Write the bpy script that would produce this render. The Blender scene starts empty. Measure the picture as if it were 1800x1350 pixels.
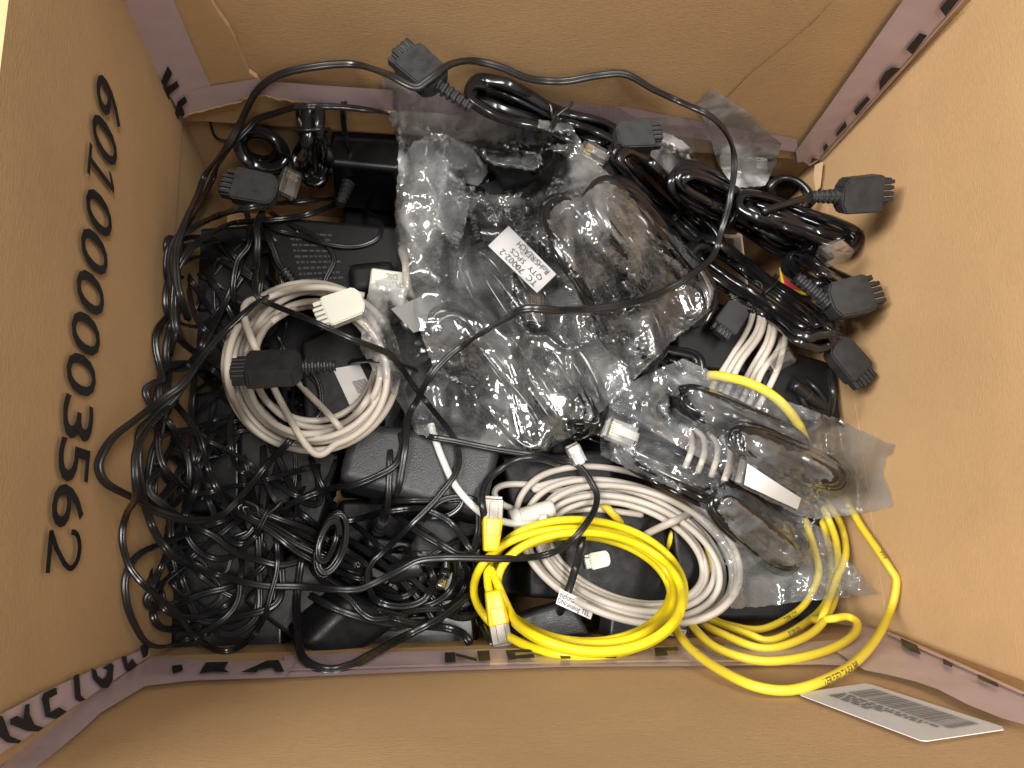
import bpy, bmesh, math, random
import numpy as np
from mathutils import Vector, Matrix, noise as mnoise
from mathutils.geometry import delaunay_2d_cdt

random.seed(7); RNG = np.random.default_rng(11)
sc = bpy.context.scene
COL = sc.collection

# ------------------------------------------------------------------ camera
FPX, IW, IH = 1305.0, 1800.0, 1350.0
CAM = np.array([-0.0787, -0.0941, 0.391])
_p, _r, _y = 0.2161, -0.1665, 0.0081
def _rot(p, r, y):
    cx, sx, cy, sy, cz, sz = math.cos(p), math.sin(p), math.cos(r), math.sin(r), math.cos(y), math.sin(y)
    return (np.array([[1, 0, 0], [0, cx, -sx], [0, sx, cx]]) @ np.array([[cy, 0, sy], [0, 1, 0], [-sy, 0, cy]])
            @ np.array([[cz, -sz, 0], [sz, cz, 0], [0, 0, 1]]))
ROT = _rot(_p, _r, _y)
cam_d = bpy.data.cameras.new('camera'); cam = bpy.data.objects.new('camera', cam_d); COL.objects.link(cam)
M = Matrix.Identity(4)
for i in range(3):
    for j in range(3): M[i][j] = ROT[i, j]
    M[i][3] = CAM[i]
cam.matrix_world = M
cam_d.sensor_fit = 'HORIZONTAL'; cam_d.sensor_width = 36.0; cam_d.lens = 36.0 * FPX / IW
cam_d.clip_start = 0.01; cam_d.clip_end = 50
sc.camera = cam

# ------------------------------------------------------------------ light
w = bpy.data.worlds.new('World'); sc.world = w; w.use_nodes = True
bg = w.node_tree.nodes['Background']; bg.inputs[0].default_value = (1.0, 0.97, 0.92, 1); bg.inputs[1].default_value = 0.54
def area(name, loc, target, sx, sy, e, col):
    l = bpy.data.lights.new(name, 'AREA'); l.shape = 'RECTANGLE'; l.size = sx; l.size_y = sy; l.energy = e; l.color = col
    o = bpy.data.objects.new(name, l); COL.objects.link(o); o.location = loc
    o.rotation_euler = (Vector(target) - Vector(loc)).to_track_quat('-Z', 'Y').to_euler()
    return o
area('ceiling_lamp', (-1.25, 0.05, 1.55), (0.05, 0, 0), 0.36, 1.2, 78, (1.0, 0.95, 0.88))
area('ceiling_lamp', (0.30, -0.10, 2.1), (0, 0, 0), 1.2, 0.3, 44, (1.0, 0.95, 0.88))
sc.view_settings.view_transform = 'Standard'; sc.view_settings.look = 'None'
sc.view_settings.exposure = 0.07; sc.view_settings.gamma = 1.0
sc.render.engine = 'CYCLES'
cy = sc.cycles
cy.max_bounces = 8; cy.transparent_max_bounces = 20; cy.glossy_bounces = 2; cy.transmission_bounces = 4; cy.diffuse_bounces = 3
cy.use_adaptive_sampling = True; cy.adaptive_threshold = 0.03
cy.caustics_reflective = False; cy.caustics_refractive = False
try: cy.use_denoising = True
except Exception: pass

# ------------------------------------------------------------------ projection helpers
def rays(px):
    px = np.atleast_2d(np.asarray(px, float))
    d = np.stack([(px[:, 0] - IW / 2) / FPX, -(px[:, 1] - IH / 2) / FPX, -np.ones(len(px))], 1)
    return d @ ROT.T
def at(px, z):
    """world points where the sight lines of pixels meet height z"""
    d = rays(px); t = (np.asarray(z, float) - CAM[2]) / d[:, 2]
    return CAM + d * t[:, None]
def A1(x, y, z): return at([(x, y)], z)[0]

# ------------------------------------------------------------------ box geometry
CPX = np.array([(322, 212), (1442, 283), (1560, 1108), (264, 1152)], float)       # fold corners: TL TR BR BL
CDIR = np.array([(-113, -215), (250, -282), (213, 98), (-226, 147)], float)
CDIR /= np.linalg.norm(CDIR, axis=1)[:, None]
ZT, ZF = 0.180, -0.125
FOLD = at(CPX, np.zeros(4))
TOPC = np.zeros((4, 3))
for i in range(4):
    L = np.linspace(20, 900, 400); c = at(CPX[i] + L[:, None] * CDIR[i], np.full(400, ZT))
    TOPC[i] = c[np.argmin(np.linalg.norm(c[:, :2] - FOLD[i, :2], axis=1))]
# walls: 0 top(back) TL-TR, 1 right TR-BR, 2 bottom(front) BR-BL, 3 left BL-TL
PL = []
for k in range(4):
    a, b = FOLD[k], FOLD[(k + 1) % 4]; t = (TOPC[k] + TOPC[(k + 1) % 4]) / 2
    n = np.cross(b - a, t - a); n /= np.linalg.norm(n)
    if n @ (np.array([0, 0, 0.05]) - a) < 0: n = -n
    PL.append((a, n))
LOWP = []
for k in range(4):
    a, b = FOLD[k], FOLD[(k + 1) % 4]; n = np.cross(b - a, [0, 0, 1]); n /= np.linalg.norm(n)
    if n @ (-a) < 0: n = -n
    LOWP.append((a - n * (0.004 if k == 0 else 0.001), n))
LOWP[1] = PL[1]
def wallpt(k, px, off=0.0):
    a, n = PL[k]; d = rays(px); t = ((a + n * off - CAM) @ n) / (d @ n)
    return CAM + d * t[:, None]
def zwall(px, r):
    """height above which a sight line is clear of the walls by r"""
    d = rays(px); tmin = np.full(len(d), 1e9)
    for (a, n), up in [(p, 1) for p in PL] + [(p, 0) for p in LOWP]:
        den = d @ n; t = np.where(den < -1e-9, ((a + n * r - CAM) @ n) / np.where(den < -1e-9, den, -1), 1e9)
        z = CAM[2] + d[:, 2] * t
        ok = (t > 0) & ((z >= 0) if up else (z < 0))
        tmin = np.where(ok, np.minimum(tmin, t), tmin)
    z = np.where(tmin < 1e8, CAM[2] + d[:, 2] * tmin, ZF)
    return np.maximum(z, ZF + r)

# ------------------------------------------------------------------ materials
def newmat(name):
    m = bpy.data.materials.new(name); m.use_nodes = True
    return m, m.node_tree.nodes, m.node_tree.links, m.node_tree.nodes['Principled BSDF']
def add_bump(n, l, b, scale, dist, strength=0.5, detail=4.0, coord='Object'):
    tc = n.new('ShaderNodeTexCoord'); t = n.new('ShaderNodeTexNoise'); t.inputs['Scale'].default_value = scale; t.inputs['Detail'].default_value = detail
    l.new(tc.outputs[coord], t.inputs['Vector'])
    bp = n.new('ShaderNodeBump'); bp.inputs['Strength'].default_value = strength; bp.inputs['Distance'].default_value = dist
    l.new(t.outputs['Fac'], bp.inputs['Height']); l.new(bp.outputs['Normal'], b.inputs['Normal'])
    return tc, t
def plastic(name, col, rough=0.4, spec=0.5, bs=None, bd=0.0002, var=0.15, vs=60, coat=0.0):
    m, n, l, b = newmat(name)
    b.inputs['Roughness'].default_value = rough; b.inputs['Specular IOR Level'].default_value = spec
    if coat: b.inputs['Coat Weight'].default_value = coat; b.inputs['Coat Roughness'].default_value = 0.15
    tc = n.new('ShaderNodeTexCoord'); t = n.new('ShaderNodeTexNoise'); t.inputs['Scale'].default_value = vs; t.inputs['Detail'].default_value = 2
    l.new(tc.outputs['Object'], t.inputs['Vector'])
    mx = n.new('ShaderNodeMix'); mx.data_type = 'RGBA'
    mx.inputs[6].default_value = (*[c * (1 - var) for c in col], 1); mx.inputs[7].default_value = (*[min(1, c * (1 + var)) for c in col], 1)
    l.new(t.outputs['Fac'], mx.inputs[0]); l.new(mx.outputs[2], b.inputs['Base Color'])
    mr = n.new('ShaderNodeMapRange'); mr.inputs[1].default_value = 0.3; mr.inputs[2].default_value = 0.7
    mr.inputs[3].default_value = rough * 0.75; mr.inputs[4].default_value = min(1, rough * 1.3)
    l.new(t.outputs['Fac'], mr.inputs[0]); l.new(mr.outputs[0], b.inputs['Roughness'])
    if bs:
        t2 = n.new('ShaderNodeTexNoise'); t2.inputs['Scale'].default_value = bs; t2.inputs['Detail'].default_value = 1
        l.new(tc.outputs['Object'], t2.inputs['Vector'])
        bp = n.new('ShaderNodeBump'); bp.inputs['Strength'].default_value = 0.6; bp.inputs['Distance'].default_value = bd
        l.new(t2.outputs['Fac'], bp.inputs['Height']); l.new(bp.outputs['Normal'], b.inputs['Normal'])
    return m
def cardboard(name, col):
    m, n, l, b = newmat(name); b.inputs['Roughness'].default_value = 0.75; b.inputs['Specular IOR Level'].default_value = 0.25
    tc = n.new('ShaderNodeTexCoord')
    mp = n.new('ShaderNodeMapping'); mp.inputs['Scale'].default_value = (60, 60, 400); l.new(tc.outputs['Object'], mp.inputs[0])
    t1 = n.new('ShaderNodeTexNoise'); t1.inputs['Scale'].default_value = 4; t1.inputs['Detail'].default_value = 4; t1.inputs['Roughness'].default_value = 0.7
    l.new(mp.outputs[0], t1.inputs['Vector'])
    t2 = n.new('ShaderNodeTexNoise'); t2.inputs['Scale'].default_value = 14; t2.inputs['Detail'].default_value = 3; l.new(tc.outputs['Object'], t2.inputs['Vector'])
    t3 = n.new('ShaderNodeTexNoise'); t3.inputs['Scale'].default_value = 900; t3.inputs['Detail'].default_value = 2; l.new(tc.outputs['Object'], t3.inputs['Vector'])
    ad = n.new('ShaderNodeMath'); ad.operation = 'MULTIPLY_ADD'; ad.inputs[1].default_value = 0.45; l.new(t1.outputs['Fac'], ad.inputs[0])
    m2 = n.new('ShaderNodeMath'); m2.operation = 'MULTIPLY'; m2.inputs[1].default_value = 0.55; l.new(t2.outputs['Fac'], m2.inputs[0]); l.new(m2.outputs[0], ad.inputs[2])
    rp = n.new('ShaderNodeValToRGB'); rp.color_ramp.elements[0].position = 0.28; rp.color_ramp.elements[1].position = 0.72
    rp.color_ramp.elements[0].color = (*[c * 0.82 for c in col], 1); rp.color_ramp.elements[1].color = (*[c * 1.15 for c in col], 1)
    l.new(ad.outputs[0], rp.inputs[0])
    sp = n.new('ShaderNodeValToRGB'); sp.color_ramp.elements[0].position = 0.25; sp.color_ramp.elements[1].position = 0.36
    sp.color_ramp.elements[0].color = (0.75, 0.72, 0.7, 1); sp.color_ramp.elements[1].color = (1, 1, 1, 1); l.new(t3.outputs['Fac'], sp.inputs[0])
    mx = n.new('ShaderNodeMix'); mx.data_type = 'RGBA'; mx.blend_type = 'MULTIPLY'; mx.inputs[0].default_value = 0.6
    l.new(rp.outputs[0], mx.inputs[6]); l.new(sp.outputs[0], mx.inputs[7]); l.new(mx.outputs[2], b.inputs['Base Color'])
    bp = n.new('ShaderNodeBump'); bp.inputs['Strength'].default_value = 0.35; bp.inputs['Distance'].default_value = 0.0006
    l.new(t1.outputs['Fac'], bp.inputs['Height']); l.new(bp.outputs['Normal'], b.inputs['Normal'])
    return m
def film(name, haze=0.10, gloss=1.0, tint=(0.93, 0.94, 0.95), rough=0.09, veil=(0.82, 0.83, 0.84)):
    m, n, l, b = newmat(name); n.remove(b); out = n['Material Output']
    tc = n.new('ShaderNodeTexCoord')
    t = n.new('ShaderNodeTexNoise'); t.inputs['Scale'].default_value = 55; t.inputs['Detail'].default_value = 1.5; t.inputs['Distortion'].default_value = 1.0
    l.new(tc.outputs['Object'], t.inputs['Vector'])
    bp = n.new('ShaderNodeBump'); bp.inputs['Strength'].default_value = 0.14; bp.inputs['Distance'].default_value = 0.0012; l.new(t.outputs['Fac'], bp.inputs['Height'])
    tr = n.new('ShaderNodeBsdfTransparent'); tr.inputs[0].default_value = (*tint, 1)
    df = n.new('ShaderNodeBsdfDiffuse'); df.inputs[0].default_value = (*veil, 1); l.new(bp.outputs[0], df.inputs['Normal'])
    tl = n.new('ShaderNodeBsdfTranslucent'); tl.inputs[0].default_value = (*veil, 1)
    m0 = n.new('ShaderNodeMixShader'); m0.inputs[0].default_value = 0.4; l.new(df.outputs[0], m0.inputs[1]); l.new(tl.outputs[0], m0.inputs[2])
    hz = n.new('ShaderNodeMapRange'); hz.inputs[1].default_value = 0.35; hz.inputs[2].default_value = 0.7; hz.inputs[3].default_value = haze * 0.5; hz.inputs[4].default_value = haze * 1.7
    l.new(t.outputs['Fac'], hz.inputs[0])
    m1 = n.new('ShaderNodeMixShader'); l.new(hz.outputs[0], m1.inputs[0]); l.new(tr.outputs[0], m1.inputs[1]); l.new(m0.outputs[0], m1.inputs[2])
    gl = n.new('ShaderNodeBsdfGlossy'); gl.inputs['Roughness'].default_value = rough; l.new(bp.outputs[0], gl.inputs['Normal'])
    fr = n.new('ShaderNodeLayerWeight'); fr.inputs['Blend'].default_value = 0.5; l.new(bp.outputs[0], fr.inputs['Normal'])
    pw = n.new('ShaderNodeMath'); pw.operation = 'POWER'; pw.inputs[1].default_value = 4.0; l.new(fr.outputs['Facing'], pw.inputs[0])
    mu = n.new('ShaderNodeMath'); mu.operation = 'MULTIPLY_ADD'; mu.inputs[1].default_value = 0.75 * gloss; mu.inputs[2].default_value = 0.085 * gloss; mu.use_clamp = True; l.new(pw.outputs[0], mu.inputs[0])
    m2 = n.new('ShaderNodeMixShader'); l.new(mu.outputs[0], m2.inputs[0]); l.new(m1.outputs[0], m2.inputs[1]); l.new(gl.outputs[0], m2.inputs[2])
    l.new(m2.outputs[0], out.inputs['Surface'])
    return m

MT = {
    'card': cardboard('cardboard', (0.44, 0.280, 0.142)),
    'card_edge': cardboard('torn_cardboard_edge', (0.62, 0.44, 0.26)),
    'ink': plastic('black_ink', (0.012, 0.012, 0.014), 0.55, 0.3),
    'tape': plastic('packing_tape', (0.43, 0.325, 0.345), 0.30, 0.5, 40, 0.0012, 0.10, 30),
    'tape_ridge': plastic('packing_tape_fold', (0.5, 0.37, 0.35), 0.25, 0.6),
    'cord': plastic('black_cord', (0.009, 0.009, 0.010), 0.27, 0.5, None, 0, 0.3, 60),
    'cord2': plastic('charcoal_cord', (0.011, 0.011, 0.012), 0.33, 0.5, None, 0, 0.3, 60),
    'flat': plastic('black_flat_cord', (0.007, 0.007, 0.008), 0.17, 0.55, None, 0, 0.3, 60),
    'tae': plastic('charcoal_plug', (0.015, 0.0155, 0.017), 0.48, 0.4, 1800, 0.00008, 0.12, 200),
    'adp': plastic('black_adapter_shell', (0.007, 0.007, 0.008), 0.45, 0.22, 2200, 0.00016, 0.15, 150),
    'adpd': plastic('dark_adapter_shell', (0.008, 0.008, 0.009), 0.42, 0.28, 1500, 0.0002, 0.15, 150),
    'adpg': plastic('grey_black_adapter_shell', (0.026, 0.027, 0.030), 0.40, 0.5, 1300, 0.00025, 0.15, 150),
    'adpl': plastic('glossy_black_shell', (0.005, 0.005, 0.006), 0.25, 0.4, 30, 0.0003, 0.2, 40),
    'grey': plastic('pale_grey_cord', (0.40, 0.365, 0.325), 0.45, 0.4, None, 0, 0.08, 40),
    'cream': plastic('cream_cord', (0.46, 0.415, 0.36), 0.45, 0.4, None, 0, 0.08, 40),
    'whitep': plastic('white_plug', (0.52, 0.53, 0.46), 0.4, 0.5, None, 0, 0.04),
    'white': plastic('bright_white', (0.62, 0.62, 0.59), 0.45, 0.4, None, 0, 0.04),
    'paper': plastic('label_paper', (0.62, 0.62, 0.63), 0.6, 0.3, None, 0, 0.03),
    'greypaper': plastic('dull_label_paper', (0.52, 0.50, 0.49), 0.5, 0.4, None, 0, 0.06),
    'yellow': plastic('yellow_cord', (0.70, 0.56, 0.010), 0.42, 0.45, None, 0, 0.10, 40),
    'yellow2': plastic('dull_yellow_cord', (0.60, 0.46, 0.03), 0.45, 0.45, None, 0, 0.14, 40),
    'boot': plastic('yellow_boot', (0.80, 0.50, 0.008), 0.38, 0.5),
    'metal': plastic('nickel', (0.6, 0.58, 0.55), 0.25, 0.5),
    'shield': plastic('dull_nickel', (0.20, 0.185, 0.165), 0.5, 0.5),
    'gold': plastic('gold_contact', (0.75, 0.5, 0.2), 0.3, 0.5),
    'dimprint': plastic('dim_print', (0.05, 0.05, 0.052), 0.6, 0.3),
    'print': plastic('grey_print', (0.16, 0.16, 0.165), 0.6, 0.3),
    'blue': plastic('blue_card', (0.02, 0.13, 0.42), 0.4, 0.5), 'red': plastic('red_card', (0.33, 0.02, 0.03), 0.5, 0.5),
    'yel': plastic('yellow_card', (0.55, 0.38, 0.02), 0.5, 0.5),
    'film': film('clear_film', 0.12, 1.15, (0.96, 0.965, 0.97), 0.11), 'filml': film('pouch_film', 0.115, 0.9, (0.94, 0.955, 0.97), 0.10, (0.76, 0.79, 0.83)), 'film2': film('milky_film', 0.38, 1.3, (0.93, 0.93, 0.93), 0.12), 'film4': film('milky_bag_film', 0.45, 1.6, (0.92, 0.91, 0.91), 0.14), 'clear': film('clear_plug_plastic', 0.04, 0.9, (0.96, 0.95, 0.94), 0.28),
    'floor': plastic('floor_board', (0.25, 0.2, 0.16), 0.5, 0.4, 20, 0.001, 0.3, 6),
    'tie': plastic('black_wire_tie', (0.01, 0.01, 0.01), 0.4, 0.5),
}
for k in ('metal', 'gold', 'shield'): MT[k].node_tree.nodes['Principled BSDF'].inputs['Metallic'].default_value = 1.0
# ------------------------------------------------------------------ object helpers
def mesh_obj(name, verts, faces, mat, parent=None, smooth=False):
    me = bpy.data.meshes.new(name); me.from_pydata([tuple(map(float, v)) for v in verts], [], [tuple(map(int, f)) for f in faces]); me.update()
    if mat: me.materials.append(MT[mat] if isinstance(mat, str) else mat)
    if smooth: me.polygons.foreach_set('use_smooth', np.ones(len(me.polygons), bool))
    o = bpy.data.objects.new(name, me); COL.objects.link(o)
    if parent is not None: o.parent = parent
    return o
def bm_obj(name, bm, mat, parent=None, smooth=False):
    me = bpy.data.meshes.new(name); bm.normal_update(); bm.to_mesh(me); bm.free()
    if mat: me.materials.append(MT[mat])
    if smooth: me.polygons.foreach_set('use_smooth', np.ones(len(me.polygons), bool))
    o = bpy.data.objects.new(name, me); COL.objects.link(o)
    if parent is not None: o.parent = parent
    return o
def tag(o, label, cat, group=None, kind=None):
    if label: o['label'] = label
    if cat: o['category'] = cat
    if group: o['group'] = group
    if kind: o['kind'] = kind
    return o
def thing(name, label, cat, group=None):
    o = bpy.data.objects.new(name, None); o.empty_display_size = 0.01; COL.objects.link(o)
    return tag(o, label, cat, group)

# ------------------------------------------------------------------ height field of the pile
GX0, GY0, GR = -0.27, -0.23, 0.001
NX, NY = 540, 460
_gx, _gy = np.meshgrid(GX0 + np.arange(NX) * GR, GY0 + np.arange(NY) * GR, indexing='ij')
H = np.full((NX, NY), -0.10)
def gi(xy):
    i = np.clip(((xy[:, 0] - GX0) / GR + 0.5).astype(int), 0, NX - 1); j = np.clip(((xy[:, 1] - GY0) / GR + 0.5).astype(int), 0, NY - 1)
    return i, j
def Hs(xy, r=0.0, F=None):
    F = H if F is None else F
    i, j = gi(xy); h = F[i, j]
    if r > 0:
        for a in range(6):
            c = xy[:, :2] + 0.8 * r * np.array([math.cos(a * 1.047), math.sin(a * 1.047)]); i, j = gi(c); h = np.maximum(h, F[i, j])
    return h
def stamp_tube(P, r):
    d = np.linalg.norm(np.diff(P, axis=0), axis=1); s = np.concatenate([[0], np.cumsum(d)])
    n = max(2, int(s[-1] / 0.0008)); u = np.linspace(0, s[-1], n); Q = np.stack([np.interp(u, s, P[:, k]) for k in range(3)], 1)
    k = int(r / GR) + 1
    for a in range(-k, k + 1):
        for b_ in range(-k, k + 1):
            dd = (a * a + b_ * b_) * GR * GR
            if dd > r * r: continue
            i, j = gi(Q[:, :2] + np.array([a * GR, b_ * GR])); np.maximum.at(H, (i, j), Q[:, 2] + math.sqrt(r * r - dd))
def stamp_tris(V, F):
    V = np.asarray(V, float)
    for f in F:
        for t in range(1, len(f) - 1):
            a, b_, c = V[f[0]], V[f[t]], V[f[t + 1]]
            n = int(max(np.linalg.norm(b_ - a), np.linalg.norm(c - a), np.linalg.norm(c - b_)) / 0.0008) + 2
            u, v = np.meshgrid(np.linspace(0, 1, n), np.linspace(0, 1, n)); k = u + v <= 1.0001; u, v = u[k][:, None], v[k][:, None]
            p = a + (b_ - a) * u + (c - a) * v; i, j = gi(p); np.maximum.at(H, (i, j), p[:, 2])
def stamp_obj(o):
    me = o.data; mw = o.matrix_world
    q = o
    stamp_tris([v.co for v in me.vertices], [tuple(p.vertices) for p in me.polygons])
def gauss(a, s):
    if s < 0.3: return a
    k = int(3 * s) + 1; g = np.exp(-0.5 * (np.arange(-k, k + 1) / s) ** 2); g /= g.sum()
    return np.convolve(np.pad(a, k, 'edge'), g, 'valid')
def maxf(a, k):
    if k < 1: return a
    p = np.pad(a, k, 'edge'); return np.max(np.stack([p[i:i + len(a)] for i in range(2 * k + 1)]), 0)
def crom(P, step):
    """Catmull-Rom through points, resampled evenly"""
    P = np.asarray(P, float)
    Q = np.vstack([2 * P[0] - P[1], P, 2 * P[-1] - P[-2]]); out = []
    for i in range(1, len(Q) - 2):
        p0, p1, p2, p3 = Q[i - 1:i + 3]; n = max(2, int(np.linalg.norm(p2 - p1) / step * 2)); t = np.linspace(0, 1, n, endpoint=False)[:, None]
        out.append(0.5 * (2 * p1 + (p2 - p0) * t + (2 * p0 - 5 * p1 + 4 * p2 - p3) * t ** 2 + (3 * p1 - p0 - 3 * p2 + p3) * t ** 3))
    out.append(P[-1:]); C = np.vstack(out)
    d = np.linalg.norm(np.diff(C, axis=0), axis=1); s = np.concatenate([[0], np.cumsum(d)]); n = max(3, int(s[-1] / step))
    u = np.linspace(0, s[-1], n); return np.stack([np.interp(u, s, C[:, k]) for k in range(C.shape[1])], 1)
STEP = 5.0
MARCH = False
def lay_z(px, r, stiff=4, zlo=None, lift=0.0):
    z = np.full(len(px), -0.02); zw = zwall(px, r * 1.1)
    if MARCH:      # first surface met along each sight line
        z[:] = -0.1; hit = np.zeros(len(px), bool)
        for zz in np.arange(0.12, -0.1, -0.0015):
            h = Hs(at(px, np.full(len(px), zz))); k = (~hit) & (h >= zz - 0.0008); z[k] = h[k]; hit |= k
        zt = np.maximum(z + r * 1.05, zw); return np.maximum(gauss(maxf(zt, stiff), max(0.6, stiff * 0.8)) + lift, zw)
    for it in range(4):
        W = at(px, z); h = Hs(W, r) + r * 0.92
        if zlo is not None: h = np.maximum(h, zlo)
        zt = np.maximum(h, zw)
        z = gauss(maxf(zt, stiff), max(0.6, stiff * 0.8)) + lift
        z = np.maximum(z, zw)
    return z
def lay(pts, r, stiff=4, chunk=60, zlo=None, lift=0.0, dostamp=True, step=STEP, dive=0.0):
    """drape a cord traced in the picture over the pile; returns world points"""
    px = crom(pts, step); z = np.zeros(len(px)); pend = []
    nch = max(1, round(len(px) / chunk)); b = np.linspace(0, len(px), nch + 1).astype(int)
    for c in range(nch):
        a0, a1 = b[c], b[c + 1]; e0, e1 = max(0, a0 - 8), min(len(px), a1 + 8)
        zz = lay_z(px[e0:e1], r, stiff, zlo, lift); z[a0:a1] = zz[a0 - e0:a1 - e0]
        if dostamp and c >= 1 and nch > 1:
            s0, s1 = b[c - 1], b[c]; stamp_tube(at(px[s0:s1], z[s0:s1]), r)
    z = gauss(z, 2.5)
    if dive:
        q = np.arange(len(px)); z = z - dive * (np.clip(1 - q / 9.0, 0, 1) ** 1.5 + np.clip(1 - (len(px) - 1 - q) / 9.0, 0, 1) ** 1.5)
    W = at(px, z)
    if dostamp: stamp_tube(W, r)
    return W
def profile(kind, r):
    if kind == 'round':
        a = np.linspace(0, 2 * math.pi, 10, endpoint=False); return np.stack([r * np.cos(a), r * np.sin(a)], 1)
    if kind == 'flat':
        a = np.linspace(0, 2 * math.pi, 14, endpoint=False); c, s = np.cos(a), np.sin(a)
        return np.stack([1.30 * r * np.sign(c) * np.abs(c) ** 0.75, 0.78 * r * np.sign(s) * np.abs(s) ** 0.8], 1)
    a = np.radians(np.linspace(-142, 142, 9)); c, q = 0.50 * r, 0.62 * r                         # twin, with a groove
    R_ = np.stack([c + q * np.cos(a), q * np.sin(a)], 1); return np.vstack([R_, -R_])
def sweep(W, kind, r, twist=0.0, phase=0.0, taper=None):
    W = np.asarray(W); T = np.gradient(W, axis=0); T /= np.linalg.norm(T, axis=1)[:, None] + 1e-12
    up = np.array([0, 0, 1.0]); S = np.cross(T, up); nn = np.linalg.norm(S, axis=1)
    for i in range(len(S)):
        if nn[i] < 0.15 and i: S[i] = S[i - 1] - T[i] * (S[i - 1] @ T[i])
    S /= np.linalg.norm(S, axis=1)[:, None] + 1e-12
    U = np.cross(S, T); pr = profile(kind, r); m_ = len(pr); n_ = len(W)
    s = np.arange(n_) / max(1, n_ - 1); ang = phase + twist * np.sin(s * n_ / 17.0 + phase * 5)
    ca, sa = np.cos(ang)[:, None, None], np.sin(ang)[:, None, None]
    x = pr[None, :, 0:1] * ca - pr[None, :, 1:2] * sa; y = pr[None, :, 0:1] * sa + pr[None, :, 1:2] * ca
    tp = 1.0 if taper is None else taper[:, None, None]
    V = (W[:, None, :] + tp * (x * S[:, None, :] + y * U[:, None, :])).reshape(-1, 3)
    i = np.arange(n_ - 1)[:, None] * m_; j = np.arange(m_)[None, :]; j2 = (j + 1) % m_
    F = np.stack([i + j, i + m_ + j, i + m_ + j2, i + j2], -1).reshape(-1, 4).tolist()
    F.append(list(range(m_))); F.append([(n_ - 1) * m_ + q for q in range(m_ - 1, -1, -1)])
    return V, F
def tube(name, W, kind, r, mat, parent=None, twist=0.25, phase=None):
    ph = random.uniform(-0.3, 0.3) if phase is None else phase
    V, F = sweep(W, kind, r, twist, ph); return mesh_obj(name, V, F, mat, parent, True)

# ------------------------------------------------------------------ floor under the box
fz = ZF - 0.008
fl = mesh_obj('floor', [(-3, -3, fz), (3, -3, fz), (3, 3, fz), (-3, 3, fz)], [(0, 1, 2, 3)], 'floor'); fl['kind'] = 'structure'

# ------------------------------------------------------------------ the cardboard box
box = thing('cardboard_box', 'open brown cardboard box with raised flaps taped at the corners', 'box')
def panel(name, a, b, c, d, n, th, mat, nu=26, nv=12, warp=0.0006):
    """a-b lower edge, d-c upper edge; n points to the inside"""
    V, F = [], []
    for s in (0, 1, 2):
        for i in range(nu + 1):
            for j in range(nv + 1):
                u, v = i / nu, j / nv; p = (a * (1 - u) + b * u) * (1 - v) + (d * (1 - u) + c * u) * v
                if s in (0, 2): p = p - n * (warp * (0.5 + 0.5 * mnoise.noise(Vector(p * 14)))) - n * 0.0002
                else: p = p - n * th
                V.append(p)
    o = (nu + 1) * (nv + 1); ix = lambda s, i, j: s * o + i * (nv + 1) + j
    for i in range(nu):
        for j in range(nv):
            F.append((ix(0, i, j), ix(0, i + 1, j), ix(0, i + 1, j + 1), ix(0, i, j + 1)))
            F.append((ix(1, i, j), ix(1, i, j + 1), ix(1, i + 1, j + 1), ix(1, i + 1, j)))
    for i in range(nu):
        F.append((ix(2, i, 0), ix(1, i, 0), ix(1, i + 1, 0), ix(2, i + 1, 0))); F.append((ix(2, i, nv), ix(2, i + 1, nv), ix(1, i + 1, nv), ix(1, i, nv)))
    for j in range(nv):
        F.append((ix(2, 0, j), ix(2, 0, j + 1), ix(1, 0, j + 1), ix(1, 0, j))); F.append((ix(2, nu, j), ix(1, nu, j), ix(1, nu, j + 1), ix(2, nu, j + 1)))
    ob = mesh_obj(name, V, F, mat, box, False)
    sm = np.zeros(len(F), bool); sm[0:2 * nu * nv:2] = True; ob.data.polygons.foreach_set('use_smooth', sm)
    return ob
for k in range(4):
    k2 = (k + 1) % 4; a, b, t2, t1 = FOLD[k], FOLD[k2], TOPC[k2], TOPC[k]
    pa, pn = PL[k]; t1 = t1 - pn * ((t1 - pa) @ pn); t2 = t2 - pn * ((t2 - pa) @ pn)
    ex = (b - a) / np.linalg.norm(b - a) * (0.006 if k in (1, 3) else -0.0005); e2 = ex if k in (1, 3) else -ex * 7
    panel('flap', a - ex, b + ex, t2 + ex, t1 - ex, PL[k][1], 0.004, 'card')
    o_, n_ = LOWP[k]; off = (o_ - FOLD[k]) @ n_ * n_; dn = np.array([0, 0, ZF])
    dn2 = dn
    if k == 1: n_ = PL[1][1]; off = off * 0; dn = dn + np.array([n_[0], n_[1], 0]) * (n_[2] * -ZF / (n_[0] ** 2 + n_[1] ** 2))
    lo = [FOLD[k] + off - e2 + dn, FOLD[k2] + off + e2 + dn, FOLD[k2] + off + e2 - [0, 0, 0.0008], FOLD[k] + off - e2 - [0, 0, 0.0008]]
    panel('wall', lo[0], lo[1], lo[2], lo[3], n_, 0.004, 'card', 20, 8)
fv = [FOLD[k] + (LOWP[k][0] - FOLD[k]) * 1.6 + np.array([0, 0, ZF]) for k in range(4)]
fv = [np.array([p[0] * 1.01, p[1] * 1.01, ZF]) for p in fv]
mesh_obj('base_panel', [*fv, *[p - np.array([0, 0, 0.004]) for p in fv]], [(0, 1, 2, 3), (4, 7, 6, 5), (0, 4, 5, 1), (1, 5, 6, 2), (2, 6, 7, 3), (3, 7, 4, 0)], 'card', box)

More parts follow.
